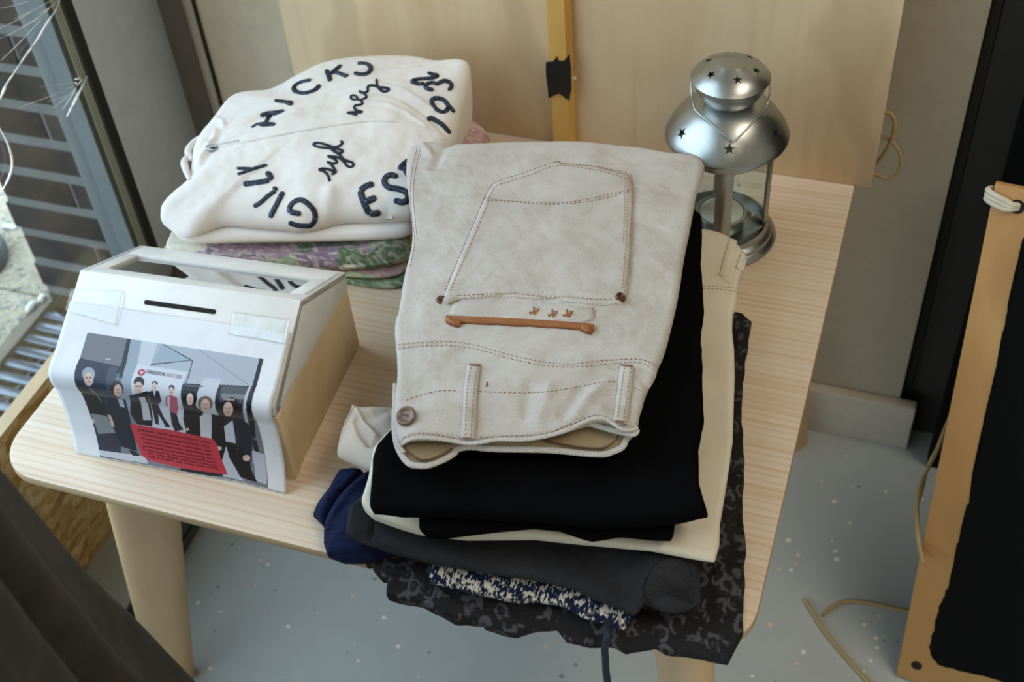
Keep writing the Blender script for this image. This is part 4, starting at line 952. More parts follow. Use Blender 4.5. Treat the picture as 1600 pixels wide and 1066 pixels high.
for k in range(4):
    a = VA+math.radians(2+90*k); er = np.array([math.cos(a), math.sin(a)]); et = np.array([-er[1], er[0]])
    # angled corner post: two flanges
    P = [(0.0475, -0.0022), (0.0475, 0.0022), (0.0435, 0.0085), (0.0425, 0.0080), (0.0455, 0.0018), (0.0455, -0.0018), (0.0425, -0.0080), (0.0435, -0.0085)]
    poly = [(LC[0]+er[0]*r_+et[0]*t_, LC[1]+er[1]*r_+et[1]*t_) for r_, t_ in P]
    prism('post', poly, 0.5125, 0.6150, MT['metal'], lt)
    b = a+math.pi/4; eb = np.array([math.cos(b), math.sin(b)]); ec = np.array([-eb[1], eb[0]])
    q = [(0.0338, -0.0265), (0.0338, 0.0265), (0.0330, 0.0265), (0.0330, -0.0265)]
    prism('glass_pane', [(LC[0]+eb[0]*r_+ec[0]*t_, LC[1]+eb[1]*r_+ec[1]*t_) for r_, t_ in q], 0.5135, 0.614, MT['lantern_glass'], lt)
    for z0, z1 in ((0.5125, 0.5165), (0.6085, 0.6135)):
        q = [(0.0350, -0.0272), (0.0350, 0.0272), (0.0332, 0.0272), (0.0332, -0.0272)]
        prism('pane_rail', [(LC[0]+eb[0]*r_+ec[0]*t_, LC[1]+eb[1]*r_+ec[1]*t_) for r_, t_ in q], z0, z1, MT['metal'], lt)
    # snowflake scratched in the pane
    m0 = np.array([LC[0]+eb[0]*0.0341+ec[0]*0.010, LC[1]+eb[1]*0.0341+ec[1]*0.010, 0.541])
    bm = bmesh.new()
    for j in range(4):
        th = math.pi*j/4; d = (np.array([ec[0], ec[1], 0])*math.cos(th)+np.array([0, 0, 1])*math.sin(th)); s_ = np.cross(d, np.array([eb[0], eb[1], 0]))
        p = [bm.verts.new(m0+d*(0.0055*u)+s_*0.0003*v+np.array([eb[0], eb[1], 0])*0.0001) for u, v in ((-1, 0), (0, -1), (1, 0), (0, 1))]; bm.faces.new(p)
    from_bm('etched_snowflake', bm, MT['paper'], lt)
lathe('candle_holder', [(0.0, 0.012), (0.021, 0.012), (0.024, 0.016), (0.0245, 0.030), (0.0262, 0.031), (0.0262, 0.0322), (0.0236, 0.0318), (0.0226, 0.028), (0.0, 0.027)], MT['metal'], lt, LC, 64, False)
lathe('candle_wax', [(0.0, 0.0275), (0.0222, 0.0275), (0.0224, 0.0315), (0.0205, 0.0325), (0.0, 0.0322)], MT['wax'], lt, LC, 48, False)
LR = np.array([CR[0], CR[1], 0]); LR /= np.linalg.norm(LR); LF = np.array([LR[1], -LR[0], 0])
hp = [(-0.0365, 0.001, 0.1900), (-0.0370, 0.003, 0.1860), (-0.0365, 0.008, 0.1800), (-0.0350, 0.0125, 0.1720), (-0.0330, 0.0180, 0.1690), (-0.0200, 0.0330, 0.1640), (-0.0070, 0.0455, 0.1575), (-0.001, 0.0495, 0.1550),
      (0.005, 0.0455, 0.1572), (0.018, 0.0340, 0.1635), (0.0320, 0.0180, 0.1690), (0.0350, 0.0125, 0.1730), (0.0365, 0.0080, 0.1800), (0.0370, 0.003, 0.1860), (0.0365, 0.001, 0.1900)]
tube('wire_handle', catmull([LC+LR*a+LF*b+np.array([0, 0, c]) for a, b, c in hp], n=5), 0.00095, MT['metal'], lt, seg=8)

# ================================================================== REAR PILE: patterned clothes and the sweatshirt
zt = 0.5005
lf_ = thing('leaf_print_garment', 'folded green leaf print garment, lowest under the white sweatshirt', 'folded clothes', (0.2, 0.42, 0.5))
garment('folded_cloth', [(290,400,.5032),(420,425,.5032),(544,441,.5032),(560,446,.5032),(594,450,.5032),(628,450,.5032),(660,420,.5034),(676,330,.5034),(666,270,.5034),(600,225,.5034),(420,250,.5034),(320,330,.5034)], zt, MT['floral3'], lf_, 1, 0, [(0.0006, 20, 30, .3)], seed=3, N=300, R=40)
mv = thing('mauve_print_garment', 'folded mauve and light green print garment, middle layer under the white sweatshirt', 'folded clothes', (0.2, 0.42, 0.508))
garment('folded_cloth', [(285,392,.5122),(420,415,.5122),(544,432,.5122),(600,433,.5122),(626,427,.5122),(636,418,.5122),(680,380,.5124),(715,300,.5124),(715,250,.5124),(600,205,.5124),(430,230,.5124),(310,320,.5122)], 0.5082, MT['floral2'], mv, 1, 0, [(0.0006, 30, 40, .3)], [([(560,430),(600,423),(640,425)],0.002,-0.002)], seed=4, N=300, R=40)
garment('folded_end', [(700,188,.52),(716,185,.522),(734,187,.522),(752,197,.521),(763,211,.518),(766,222,.514),(752,236,.513),(715,245,.513),(690,225,.515)], 0.5012, MT['mauve'], mv, 2, 0.003, [(0.0015, 60, 60, .3)], seed=5, N=180, R=30)
fg = thing('floral_print_garment', 'folded green and purple watercolour flower print garment under the white sweatshirt', 'folded clothes', (0.2, 0.42, 0.52))
garment('folded_cloth', [(256,388,.522),(275,392,.524),(330,402,.527),(420,413,.527),(516,416,.527),(537,417,.528),(589,413,.528),(618,406,.529),(644,397,.530),(660,350,.53),(655,300,.53),(648,250,.53),(620,215,.53),(590,190,.53),(450,190,.53),(350,240,.53),(300,310,.528),(270,360,.525)], 0.5192, MT['floral'], fg, 1, 0.001,
        [(0.003, 14, 40, .25), (0.0015, 40, 60, .6)], [([(500,395),(560,400),(630,385)],0.006,0.004), ([(540,412),(600,405),(640,392)],0.003,-0.003)], seed=6, N=420, R=60)

hd = thing('white_sweatshirt', 'folded white zip sweatshirt with dark appliqué letters on the rear pile', 'sweatshirt', (0.17, 0.42, 0.542))
hlow = garment('folded_back', [(262,350,.556),(270,362,.554),(282,372,.553),(300,377,.5525),(383,375,.5525),(500,374,.5525),(596,371,.5525),(640,366,.553),(652,350,.553),(690,300,.556),(705,250,.56),(680,200,.56),(500,150,.56),(400,190,.56),(320,260,.558),(268,335,.557)], 0.5462, MT['hoodie'], hd, 1, 0,
               [(0.0015, 20, 30, .3)], seed=8, N=420, R=40)
hup = garment('front', [(250,334,.574),(254,322,.576),(270,306,.58),(293,291,.584),(300,268,.588),(300,245,.592),(308,220,.594),(322,203,.596),(335,188,.598),(350,168,.598),(366,157,.598),(392,153,.598),(420,151,.598),(440,142,.602),(472,124,.608),(504,108,.613),(543,99,.616),(589,95,.618),(636,93,.619),(661,97,.622),(696,102,.626),(716,97,.632),(731,99,.634),(736,108,.632),(733,134,.622),(722,176,.606),(711,222,.596),(695,250,.59),(668,300,.582),(648,333,.574),(625,339,.571),(575,340,.571),(530,341,.571),(500,350,.571),(470,356,.571),(430,353,.570),(390,350,.570),(351,345,.570),(325,356,.568),(300,369,.565),(280,371,.561),(262,355,.566),(252,346,.57)],
              lambda x, y: 0.5590+0*x, MT['hoodie'], hd, 1, 0.018,
              [(0.006, 9, 16, .4), (0.0026, 26, 45, .9), (0.0008, 90, 120, .2)],
              [([(330,232),(383,224),(454,209),(525,198),(561,193),(597,191),(632,195),(668,207),(696,223)],0.0035,-0.0022), ([(330,240),(383,234),(454,219),(525,209),(575,203),(610,204),(640,210),(668,222)],0.0025,0.0016), ([(330,226),(383,216),(454,202),(525,189),(561,186),(600,184),(640,188),(680,200)],0.0025,0.0016),
               ([(283,341),(293,345),(314,333)],0.003,-0.011), ([(300,352),(330,352),(350,344)],0.0025,-0.003), ([(305,350),(325,347),(345,338)],0.003,0.002), ([(322,262),(340,245),(348,235)],0.0035,-0.002), ([(316,256),(334,238),(342,226)],0.0035,0.0025),
               ([(600,310),(620,330),(640,338)],0.006,-0.004), ([(515,300),(505,330),(520,350)],0.008,0.004), ([(340,200),(352,208),(356,220)],0.003,0.0025)], er=0.011, seed=9, N=560, R=110)
HB = bvh_of(hup, hlow)
# the rolled hood edge behind the neck
for pts, r in (([(356,172),(340,190),(326,206),(316,222),(306,236)], 0.0065), ([(312,214),(300,226),(294,238),(300,250)], 0.0042), ([(297,240),(288,252),(291,266),(297,282)], 0.0038)):
    P = catmull([at(a, b, 0.597) for a, b in pts], n=6); P[:, 2] += 0.0
    n = len(P); tube('hood_roll', P, r*np.sqrt(np.sin(np.linspace(0.25, math.pi-0.25, n))), MT['hoodie'], hd, seg=14, flat=0.8)
def Z3(L): return [(240+a/2.805, 70+b/2.805) for a, b in L]
ribbon('zip', [(322,234),(340,229),(383,221),(454,207),(525,195),(561,190),(597,188),(632,192),(668,204),(695,219)], 0.0030, 0.0011, MT['hoodie'], hd, HB, lift=0.0004)
ribbon('zip_teeth', [(324,234),(336,230),(350,226),(375,222)], 0.0016, 0.0010, MT['frame_grey'], hd, HB, lift=0.0018)
pl = cast(331, 233, HB)
zc_ = pl[0]+pl[1]*0.001
zp = tube('zip_pull', [zc_+np.array([0.006*math.cos(t), 0.0035*math.sin(t), 0.0012]) for t in np.linspace(0, 2*math.pi, 16)], 0.0013, MT['metal'], hd, seg=6)
zpo = bmesh.new(); bmesh.ops.create_icosphere(zpo, subdivisions=2, radius=0.0032, matrix=Matrix.Translation(Vector(zc_+np.array([0, 0, 0.0008])))@Matrix.Diagonal((1, 1, .35, 1))); from_bm('eyelet', zpo, MT['gasket'], zp, smooth=True)
B_w, S_w, T_w = 0.0062, 0.0034, 0.0015
letters = [
 ([[(432,364),(455,350),(490,348),(532,350)], [(468,312),(500,302),(540,298),(572,290)], [(512,306),(500,328),(488,352)]], 0.0052),
 ([[(532,246),(570,250),(610,258)]], 0.0060),
 ([[(728,178),(712,195),(685,208),(650,213),(622,205),(612,192),(625,175),(655,162),(690,156)]], 0.0056),
 ([[(758,112),(768,135),(775,160)], [(822,90),(800,108),(775,130)], [(790,118),(820,128),(850,140)]], 0.0056),
 ([[(882,124),(905,131),(935,127),(952,110),(948,92),(925,82),(895,83)]], 0.0056),
 ([[(1201.7,123.6),(1223.8,129.9),(1246.5,135.6),(1220.6,145.7),(1192.2,148.9),(1154.3,152.0),(1130.6,161.5),(1157.5,171.9),(1174.8,172.6),(1185.3,166.9)]], 0.0045),
 ([[(1226.3,197.8),(1204.8,194.7),(1188.4,185.2),(1198.5,172.6),(1223.8,165.6),(1242.7,173.2),(1261.7,160.6),(1283.8,158.4),(1302.7,171.0),(1307.5,185.2),(1296.4,195.3),(1289.5,191.5)]], 0.0048),
 ([[(1291.7,270.5),(1283.8,254.7),(1264.8,238.9),(1236.4,234.1),(1218.1,242.0),(1223.8,264.1),(1242.7,286.2),(1264.8,295.7),(1283.8,289.4),(1291.7,272.0)],[(1280.6,251.5),(1298.0,273.6),(1318.5,296.3)]], 0.0050),
 ([[(1299.6,388.9),(1268.0,352.6),(1233.3,330.5),(1209.6,317.8),(1203.9,333.0)]], 0.0052),
 ([[(905,640),(922,690),(945,742)], [(905,640),(935,618),(965,612)], [(925,690),(950,680),(975,668)], [(945,742),(970,740),(995,736)]], 0.0070),
 ([[(1068,582),(1045,570),(1018,580),(1012,605),(1030,625),(1070,632),(1100,642),(1115,660),(1108,685),(1080,690),(1055,680)]], 0.0064),
 ([[(1076,548),(1095,525),(1122,505)], [(1095,532),(1110,560),(1125,590)]], 0.0062),
 ([[(595.6,735.5),(597.2,710.2),(614.6,689.7),(646.2,679.3),(680.9,700.7),(704.6,732.3),(707.8,763.9),(690.4,790.8),(652.5,793.9),(614.6,787.6),(593.1,778.1)],[(597.2,733.9),(620.9,737.1),(646.2,741.8)]], 0.0056),
 ([[(567.8,645.5),(535.6,707.1),(510.3,756.0)]], 0.0058),
 ([[(439.3,708.6),(469.3,691.3),(500.9,662.8),(534.0,640.7)],[(538.8,639.1),(533.1,629.7),(523.6,628.1)]], 0.0048),
 ([[(393.5,610.7),(456.6,604.4),(508.8,593.3)],[(512.2,594.0),(513.5,583.9),(507.2,568.1),(494.5,559.2)]], 0.0062),
 ([[(366.6,542.2),(399.8,542.5),(437.7,544.7)],[(368.2,568.1),(415.6,551.7),(447.2,540.3),(497.7,527.6)]], 0.0034),
]
names = ['letter']*len(letters)
for strokes, w in letters:
    root = None
    for st in strokes:
        o = ribbon('letter' if root is None else 'letter_stroke', Z3(st), w, T_w, MT['sequin'], hd if root is None else root, HB, step=2.0, lift=0.0002)
        if root is None: root = o
for st in ([(771.1,600.1),(768.0,582.2),(757.4,563.3),(740.6,552.7),(723.7,548.5),(736.4,543.3),(761.6,545.4),(782.7,551.7),(791.1,555.9)],
           [(778.5,567.5),(793.2,563.7),(799.1,555.9),(788.0,538.0),(776.4,523.3),(760.0,513.8),(774.3,518.4),(791.1,521.2),(804.2,516.5),(799.6,506.4),(786.9,498.0),(763.8,488.5),(784.8,490.8),(808.0,494.2),(824.8,504.3),(837.5,518.0),(848.0,531.7),(860.6,537.0),(873.3,533.8),(878.5,524.3),(869.0,515.3),(852.2,510.6),(833.2,502.2),(818.5,485.4),(799.6,472.7),(782.7,462.2),(778.5,455.9)],
           [(778.5,455.9),(791.1,453.8),(810.1,458.4),(828.0,463.2),(828.6,471.0),(816.4,476.5),(799.6,470.6),(784.8,460.1),(772.2,454.2),(746.9,452.1),(713.2,446.4),(698.9,436.9),(713.2,431.0),(744.8,435.2),(774.3,445.3),(791.1,450.0),(812.2,445.3),(824.8,436.9),(830.1,426.4),(818.5,424.3)],
           [(891.4,310.2),(878.7,304.9),(864.0,301.7),(848.8,299.2),(866.1,297.5),(887.2,296.5),(901.9,298.8),(915.0,293.3),(897.7,291.2),(882.9,282.8),(876.6,274.4),(885.0,266.3),(904.0,264.2),(916.6,257.5),(912.4,248.0),(901.9,242.8),(882.9,242.8),(866.1,236.4),(862.9,228.0),(874.5,221.7),(887.2,225.9),(895.2,237.5),(899.8,243.8),(914.5,240.7),(929.3,234.3),(933.5,227.0),(925.1,215.4),(912.4,209.5),(899.8,202.3)],
           [(906.1,210.1),(923.0,210.8),(935.6,207.0),(940.2,199.6),(936.6,190.1),(940.9,181.3),(952.4,177.5),(973.5,180.6),(988.2,187.0),(1011.4,188.0),(1030.4,192.2),(1031.4,198.5),(1015.6,205.9),(1000.9,202.8),(986.1,190.1),(979.8,178.5),(976.7,152.6)]):
    ribbon('script_lettering', Z3(st), 0.0028, 0.0013, MT['navy_thread'], hd, HB, step=1.6, lift=0.0002)

# ================================================================== FRONT PILE
# 1 leopard skirt
def zsk(x, y): return zt+np.where(y < -0.0006, (y+0.0006)*0.75, 0.0)
def sk_shape(V, nt):
    a = V[:nt]; lim = 0.5022+np.minimum(0, a[:, 1])*0.6
    low_ = a[:, 2] < lim; a[low_, 2] = lim[low_]; return V
sk = thing('leopard_print_skirt', 'charcoal leopard print skirt hanging over the table edge, lowest of the front pile', 'skirt', (0.55, 0.15, 0.5))
gsk = garment('folded_cloth', [(573,856,.5065),(571,886,.503),(582,887,.501),(583,892,.501),(597,906,.500),(606,906,.500),(604,928,.497),(640,938,.496),(664,946,.495),(710,967,.494),(752,972,.494),(757,978,.493),(806,991,.492),(840,986,.493),(870,985,.493),(884,1003,.492),(930,1010,.492),(960,1013,.492),(978,1023,.491),(1010,1017,.492),(1025,1016,.492),(1040,1025,.491),(1060,1028,.491),(1098,1032,.491),(1136,1040,.491),(1162,995,.495),(1162,960,.500),(1163,900,.505),(1166,850,.506),(1160,800,.506),(1164,720,.507),(1158,640,.508),(1163,580,.510),(1172,520,.513),(1174,503,.515),(1160,490,.516),(1150,488,.516),(1090,500,.510),(980,560,.508),(800,640,.508),(640,740,.508)],
              zsk, MT['leopard'], sk, 1, 0.0, [(0.0045, 22, 60, .2), (0.0028, 70, 60, .9), (0.0012, 160, 140, .4)], [([(690,930),(760,955),(830,965)],0.006,0.003), ([(1140,1020),(1120,900),(1130,760)],0.008,0.003), ([(1140,620),(1155,540)],0.004,0.004)], smooth=0, er=0.0025, seed=11, N=640, R=110, wob=0.0015, shape=sk_shape)
dsn = np.array([at_y(a, b, -0.030) for a, b in ((944, 975), (948, 992), (945, 1012), (946, 1030), (947, 1050), (950, 1070), (953, 1100), (955, 1125))])
dsn[0] = at(952, 968, 0.508); dsn[1] = at_y(950, 990, -0.026)
tag(tube('drawstring', catmull(dsn, n=8), 0.0030, MT['navy_thread'], None, seg=10), 'thick dark navy cord dangling from the pile over the table front', 'cord')
# 2 knitted navy/ecru
tw = thing('knitted_top', 'navy and ecru flecked knitted top, thin layer directly on the leopard skirt', 'knitted top', (0.52, 0.1, 0.511))
garment('folded_knit', [(669,882,.520),(669,896,.517),(674,911,.514),(700,918,.514),(731,926,.514),(763,931,.514),(805,939,.514),(835,940,.514),(878,947,.514),(894,956,.514),(915,968,.513),(931,970,.513),(947,978,.512),(972,989,.511),(988,968,.514),(1007,942,.518),(1020,880,.520),(990,780,.520),(840,740,.520),(690,780,.520)],
        lambda x, y: np.where(y < 0, 0.5105+y*0.25, 0.5105), MT['tweed'], tw, 2, 0.0, [(0.002, 40, 60, .2), (0.0012, 160, 160, .3)], smooth=1, er=0.003, inset=0.002, seed=12, N=420, R=60)
# 3 navy garment end
nv = thing('navy_garment', 'crinkled navy garment end poking out left of the front pile', 'folded clothes', (0.36, 0.03, 0.5))
garment('folded_end', [(527,741,0.5240),(532,735,0.5260),(556,733,0.5300),(576,738,0.5330),(625,750,0.5100),(660,800,0.5080),(640,860,0.5080),(573,874,0.5120),(535,876,0.5100),(511,866,0.5110),(506,850,0.5080),(507,822,0.5120),(503,817,0.5110),(489,805,0.5090),(496,790,0.5120),(514,766,0.5170)], zt, MT['navy'], nv, 1, 0.001,
        [(0.0035, 40, 60, .8), (0.0015, 60, 160, .9)], [([(500,814),(530,787),(572,753)],0.0022,-0.008), ([(512,825),(540,797),(580,765)],0.004,0.004), ([(495,806),(515,785),(530,768)],0.003,0.002), ([(515,862),(545,864),(575,862)],0.002,-0.003)], er=0.0055, smooth=0, seed=13, N=300, R=60)
# 4 grey jeans
gj = thing('grey_jeans', 'charcoal grey jeans with folded cuff at the right, under the white trousers', 'jeans', (0.5, 0.1, 0.53))
garment('folded_leg', [(546,792,.547),(540,833,.541),(560,846,.537),(583,853,.535),(668,876,.533),(763,894,.532),(828,903,.531),(900,922,.529),(912,930,.528),(949,946,.526),(988,960,.524),(996,957,.525),(1010,935,.533),(1040,900,.541),(1060,872,.543),(1080,840,.543),(1075,700,.543),(1040,560,.543),(760,540,.543),(640,700,.540),(566,775,.541)],
        lambda x, y: 0.5248+0.008*np.clip((0.41-x)/0.03, 0, 1), MT['grey_denim'], gj, 1, 0.0, [(0.0025, 14, 30, .2), (0.001, 50, 80, .5)], [([(560,838),(578,848),(590,800)],0.0018,-0.003), ([(905,920),(960,900),(1020,880)],0.010,0.004), ([(600,838),(700,858),(820,872),(900,880)],0.008,0.002), ([(988,955),(1008,925),(1040,895)],0.004,-0.003)], smooth=0, er=0.0045, seed=14, N=420, R=80)
gc = garment('cuff', [(1004,936,.534),(1020,948,.527),(1051,960,.522),(1075,953,.522),(1096,946,.522),(1096,925,.527),(1092,900,.534),(1086,882,.540),(1070,874,.545),(1045,872,.548),(1020,885,.548),(1008,915,.542)], lambda x, y: 0.5145+0*x, MT['grey_denim'], gj, 2, 0.002,
             [(0.0015, 40, 40, .2)], [([(1010,932),(1040,915),(1080,920)],0.0045,-0.009), ([(1075,880),(1082,900),(1070,915)],0.002,-0.002), ([(1084,885),(1090,905),(1078,922)],0.002,0.0015)], er=0.006, smooth=2, seed=15, N=260, R=50)
CB = bvh_of(gc)
ribbon('cuff_hem', [(1060,876),(1078,884),(1085,900),(1076,914),(1058,922)], 0.0035, 0.0010, MT['grey_denim'], gj, CB, lift=0.0004)
ribbon('cuff_hem', [(1072,876),(1088,888),(1092,904),(1086,918)], 0.0030, 0.0010, MT['grey_denim'], gj, CB, lift=0.0004)
# 5 white trousers
wt = thing('white_trousers', 'off-white trousers with belt loops, between black and grey pairs', 'trousers', (0.55, 0.2, 0.552))
gwt = garment('folded_leg', [(1090,362,.565),(1100,359,.567),(1127,365,.567),(1144,373,.566),(1155,385,.564),(1164,398,.562),(1164,413,.561),(1154,441,.561),(1150,478,.561),(1145,492,.561),(1144,517,.561),(1147,545,.561),(1148,587,.561),(1147,620,.561),(1145,690,.561),(1138,740,.561),(1130,790,.560),(1125,820,.559),(1124,852,.557),(1117,878,.555),(1095,875,.555),(1065,869,.556),(1018,859,.557),(965,853,.558),(910,847,.559),(880,843,.560),(835,837,.561),(728,838,.561),(655,829,.562),(627,821,.562),(606,813,.563),(581,803,.564),(566,789,.565),(565,780,.565),(570,765,.565),(576,745,.565),(584,700,.565),(600,680,.565),(760,560,.564),(1000,380,.564)],
              0.5515, MT['white_cloth'], wt, 1, 0.0, [(0.002, 16, 30, .2), (0.0008, 50, 60, .5)], [([(1098,402),(1115,404),(1130,411)],0.0016,-0.0012), ([(1030,858),(1060,845),(1100,830)],0.01,0.002)], smooth=0, er=0.004, seed=16, N=560, R=100)
WB = bvh_of(gwt)
for pts in ([(1146,374),(1140,395),(1130,432)], [(1163,392),(1161,405),(1155,422)]): ribbon('belt_loop', pts, 0.0085, 0.0014, MT['white_cloth'], wt, WB, lift=0.0004, tip=0)
stitches('stitching', [[(1098,452),(1120,452),(1150,456)], [(1098,448),(1120,448),(1151,451)], [(1118,428),(1130,435),(1142,446)]], MT['thread_light'], wt, WB)
be = thing('beige_garment', 'crumpled pale beige garment end sticking out left above the navy one', 'folded clothes', (0.34, 0.09, 0.52))
garment('folded_end', [(552,641,.562),(584,639,.566),(616,637,.566),(634,650,.552),(628,730,.550),(598,740,.549),(584,737,.551),(567,732,.549),(542,721,.5485),(528,715,.5485),(527,705,.549),(531,686,.553),(536,667,.557),(546,649,.560)], 0.5455, MT['beige_cloth'], be, 1, 0.003,
        [(0.002, 30, 30, .2)], [([(538,669),(548,660),(561,653)],0.0016,-0.005), ([(561,673),(568,690),(580,703),(590,704)],0.0028,-0.005), ([(552,643),(560,660),(572,680),(590,695)],0.003,0.004), ([(575,672),(590,668),(610,655)],0.006,-0.003)], er=0.010, smooth=1, seed=17, N=300, R=70)
garment('folded_edge', [(599,700,.569),(602,690,.569),(612,668,.569),(622,655,.569),(700,640,.569),(760,700,.569),(640,740,.569),(600,742,.569)], 0.5665, MT['bright_white'], wt, 1, 0, [(0.001, 20, 20, 0)], er=0.004, seed=18, N=200, R=30)
# 6 black trousers
bk = thing('black_trousers', 'black trousers folded flat directly under the cream jeans', 'trousers', (0.52, 0.18, 0.585))
gb1 = garment('upper_fold', [(583,800,.596),(578,791,.598),(581,750,.602),(583,717,.604),(588,698,.605),(604,682,.606),(622,662,.607),(640,600,.608),(680,420,.608),(760,340,.608),(1040,322,.608),(1086,331,.607),(1096,337,.606),(1097,360,.605),(1097,385,.605),(1095,410,.605),(1097,435,.605),(1100,489,.604),(1094,537,.604),(1097,546,.604),(1098,607,.603),(1100,660,.603),(1091,704,.602),(1092,756,.600),(1106,800,.596),(1107,806,.595),(1080,812,.595),(1052,818,.595),(1000,822,.594),(940,824,.594),(880,818,.594),(800,812,.595),(700,806,.595),(630,806,.595)],
              lambda x, y: 0.589+0*x, MT['black_cloth'], bk, 1, 0.0, [(0.002, 15, 25, .3), (0.0008, 40, 60, .5)], [([(845,714),(882,721),(900,716)],0.0015,0.0012)], smooth=0, er=0.006, wob=0.0008, seed=19, N=520, R=90)
gb2 = garment('lower_fold', [(655,806,.585),(655,826,.581),(668,840,.579),(690,841,.579),(729,836,.579),(780,830,.579),(834,825,.579),(874,829,.579),(913,843,.578),(926,846,.578),(970,838,.579),(1022,843,.579),(1049,844,.579),(1053,835,.580),(1055,815,.583),(1060,700,.585),(1050,420,.585),(700,420,.585),(650,700,.585)], 0.5742, MT['black_cloth'], bk, 1, 0, [(0.001, 15, 25, .3)], smooth=0, er=0.005, seed=20, N=420, R=50)

# 7 cream jeans on top
cj = thing('cream_jeans', 'cream denim jeans with brown stitching, folded on top of the front pile', 'jeans', (0.47, 0.2, 0.61))
low = [(620,600,.622),(618,660,.622),(619,690,.622),(628,711,.621),(640,725,.620),(655,728,.620),(671,727,.620),(694,718,.620),(709,709,.621),(716,702,.621),(737,699,.621),(773,702,.621),(838,703,.621),(876,705,.621),(914,709,.620),(944,710,.620),(957,706,.620),(972,699,.621),(978,686,.622),(992,674,.623),(1000,640,.624),(1020,590,.625),(1040,520,.625),(1075,330,.625),(1085,280,.625),(1000,250,.625),(860,245,.625),(700,248,.625),(650,262,.625),(648,330,.625),(640,420,.625),(624,520,.624)]
gl_ = garment('under_panel', low, 0.6155, MT['denim_in'], cj, 1, 0, [(0.001, 20, 30, .3)], smooth=1, er=0.0035, seed=21, N=480, R=60)
up = [(636,245,.630),(642,232,.632),(658,226,.634),(678,223,.635),(697,228,.636),(746,227,.636),(808,224,.636),(879,223,.636),(925,225,.636),(990,231,.636),(1045,241,.635),(1068,242,.635),(1087,245,.634),(1101,254,.632),(1100,271,.632),(1087,307,.633),(1081,346,.633),(1068,408,.633),(1061,460,.633),(1048,518,.633),(1037,558,.633),(1028,575,.633),(1024,592,.633),(1009,614,.633),(1003,640,.632),(999,650,.632),(997,668,.631),(988,671,.631),(970,670,.633),(955,661,.636),(942,655,.638),(925,656,.638),(910,661,.637),(886,671,.635),(857,680,.634),(820,686,.632),(778,686,.631),(754,690,.630),(731,692,.630),(705,688,.632),(675,684,.635),(649,684,.635),(636,688,.633),(628,693,.631),(621,688,.630),(617,665,.632),(616,644,.633),(617,612,.633),(621,598,.633),(621,569,.634),(619,545,.634),(617,525,.634),(617,505,.634),(624,486,.634),(631,434,.634),(642,395,.634),(646,369,.634),(640,317,.633),(634,275,.631)]
gu = garment('front_panel', up, lambda x, y: 0.6275+0*x, MT['denim'], cj, 1, 0.003, [(0.0035, 9, 14, .5), (0.0022, 26, 34, 1.0), (0.0011, 70, 90, .3), (0.0004, 200, 160, .8)],
             [([(700,228),(688,240),(680,262)],0.005,-0.004), ([(660,228),(672,240)],0.004,0.003), ([(622,541),(650,538),(700,536),(740,541),(790,555),(840,567),(890,572),(950,567),(1000,566),(1022,574)],0.0022,0.0014), ([(624,548),(700,543),(790,562),(890,579),(1000,573),(1020,582)],0.002,-0.0012),
              ([(950,600),(920,625),(900,655)],0.005,0.003), ([(905,615),(880,650)],0.005,-0.003), ([(858,610),(842,660)],0.006,0.0025), ([(826,608),(822,650)],0.005,-0.002), ([(640,645),(690,640),(720,650)],0.007,0.003), ([(1000,590),(1010,600)],0.004,-0.002), ([(745,640),(780,660),(850,665)],0.008,-0.0015),
              ([(993,300),(990,400),(978,470)],0.004,-0.0012), ([(960,230),(1050,300)],0.02,-0.001)], smooth=1, er=0.0045, seed=22, N=640, R=120)
JB = bvh_of(gu)
# hems of the opening
def hem(pts, zfun, r, name='hem'):
    P = catmull(np.array([at(a, b, z) for a, b, z in pts]), n=5); return tube(name, P, r, MT['denim'], cj, seg=10, flat=0.75)
lowrim = [(617,640,.6255),(617,668,.6245),(620,692,.6235),(628,711,.6225),(640,725,.622),(655,728,.622),(671,727,.622),(694,718,.622),(709,709,.6225),(716,702,.623),(737,699,.623),(773,702,.623),(838,703,.623),(876,705,.623),(914,709,.622),(944,710,.622),(957,706,.622),(972,699,.623),(979,686,.6245),(990,676,.627)]
hem(lowrim, None, 0.0027)
inner = [(625,690,.6255),(634,704,.6245),(643,712,.6245),(652,718,.6245),(670,720,.6245),(692,711,.6245),(706,702,.6245)]
tube('hem_seam', catmull([at(a, b-1, z+.0008) for a, b, z in inner], n=5), 0.0009, MT['copper'], cj, seg=6)
inner2 = [(850,689,.6255),(875,694,.6250),(910,700,.6245),(940,701,.6245),(955,694,.6250),(964,686,.6260),(966,680,.627)]
tube('hem_seam', catmull([at(a, b, z+.0008) for a, b, z in inner2], n=5), 0.0009, MT['copper'], cj, seg=6)
uprim = [(628,694,.634),(636,689,.6375),(649,685,.6395),(675,685,.6395),(705,689,.636),(731,693,.634),(754,691,.634),(778,687,.635),(820,687,.636),(857,681,.638),(886,672,.640),(910,661,.642),(925,655,.643),(942,654,.643),(955,660,.641),(970,670,.638),(986,672,.635),(996,668,.635)]
hem(uprim, None, 0.0019)
hem([(617,600,.633),(616,640,.632),(618,670,.630),(622,692,.628),(632,708,.626)], None, 0.0016, 'fly_edge')
tongue = [(918,662,.632),(940,668,.632),(965,675,.632),(990,679,.632),(996,672,.633)]
hem(tongue, None, 0.0022, 'back_hem')
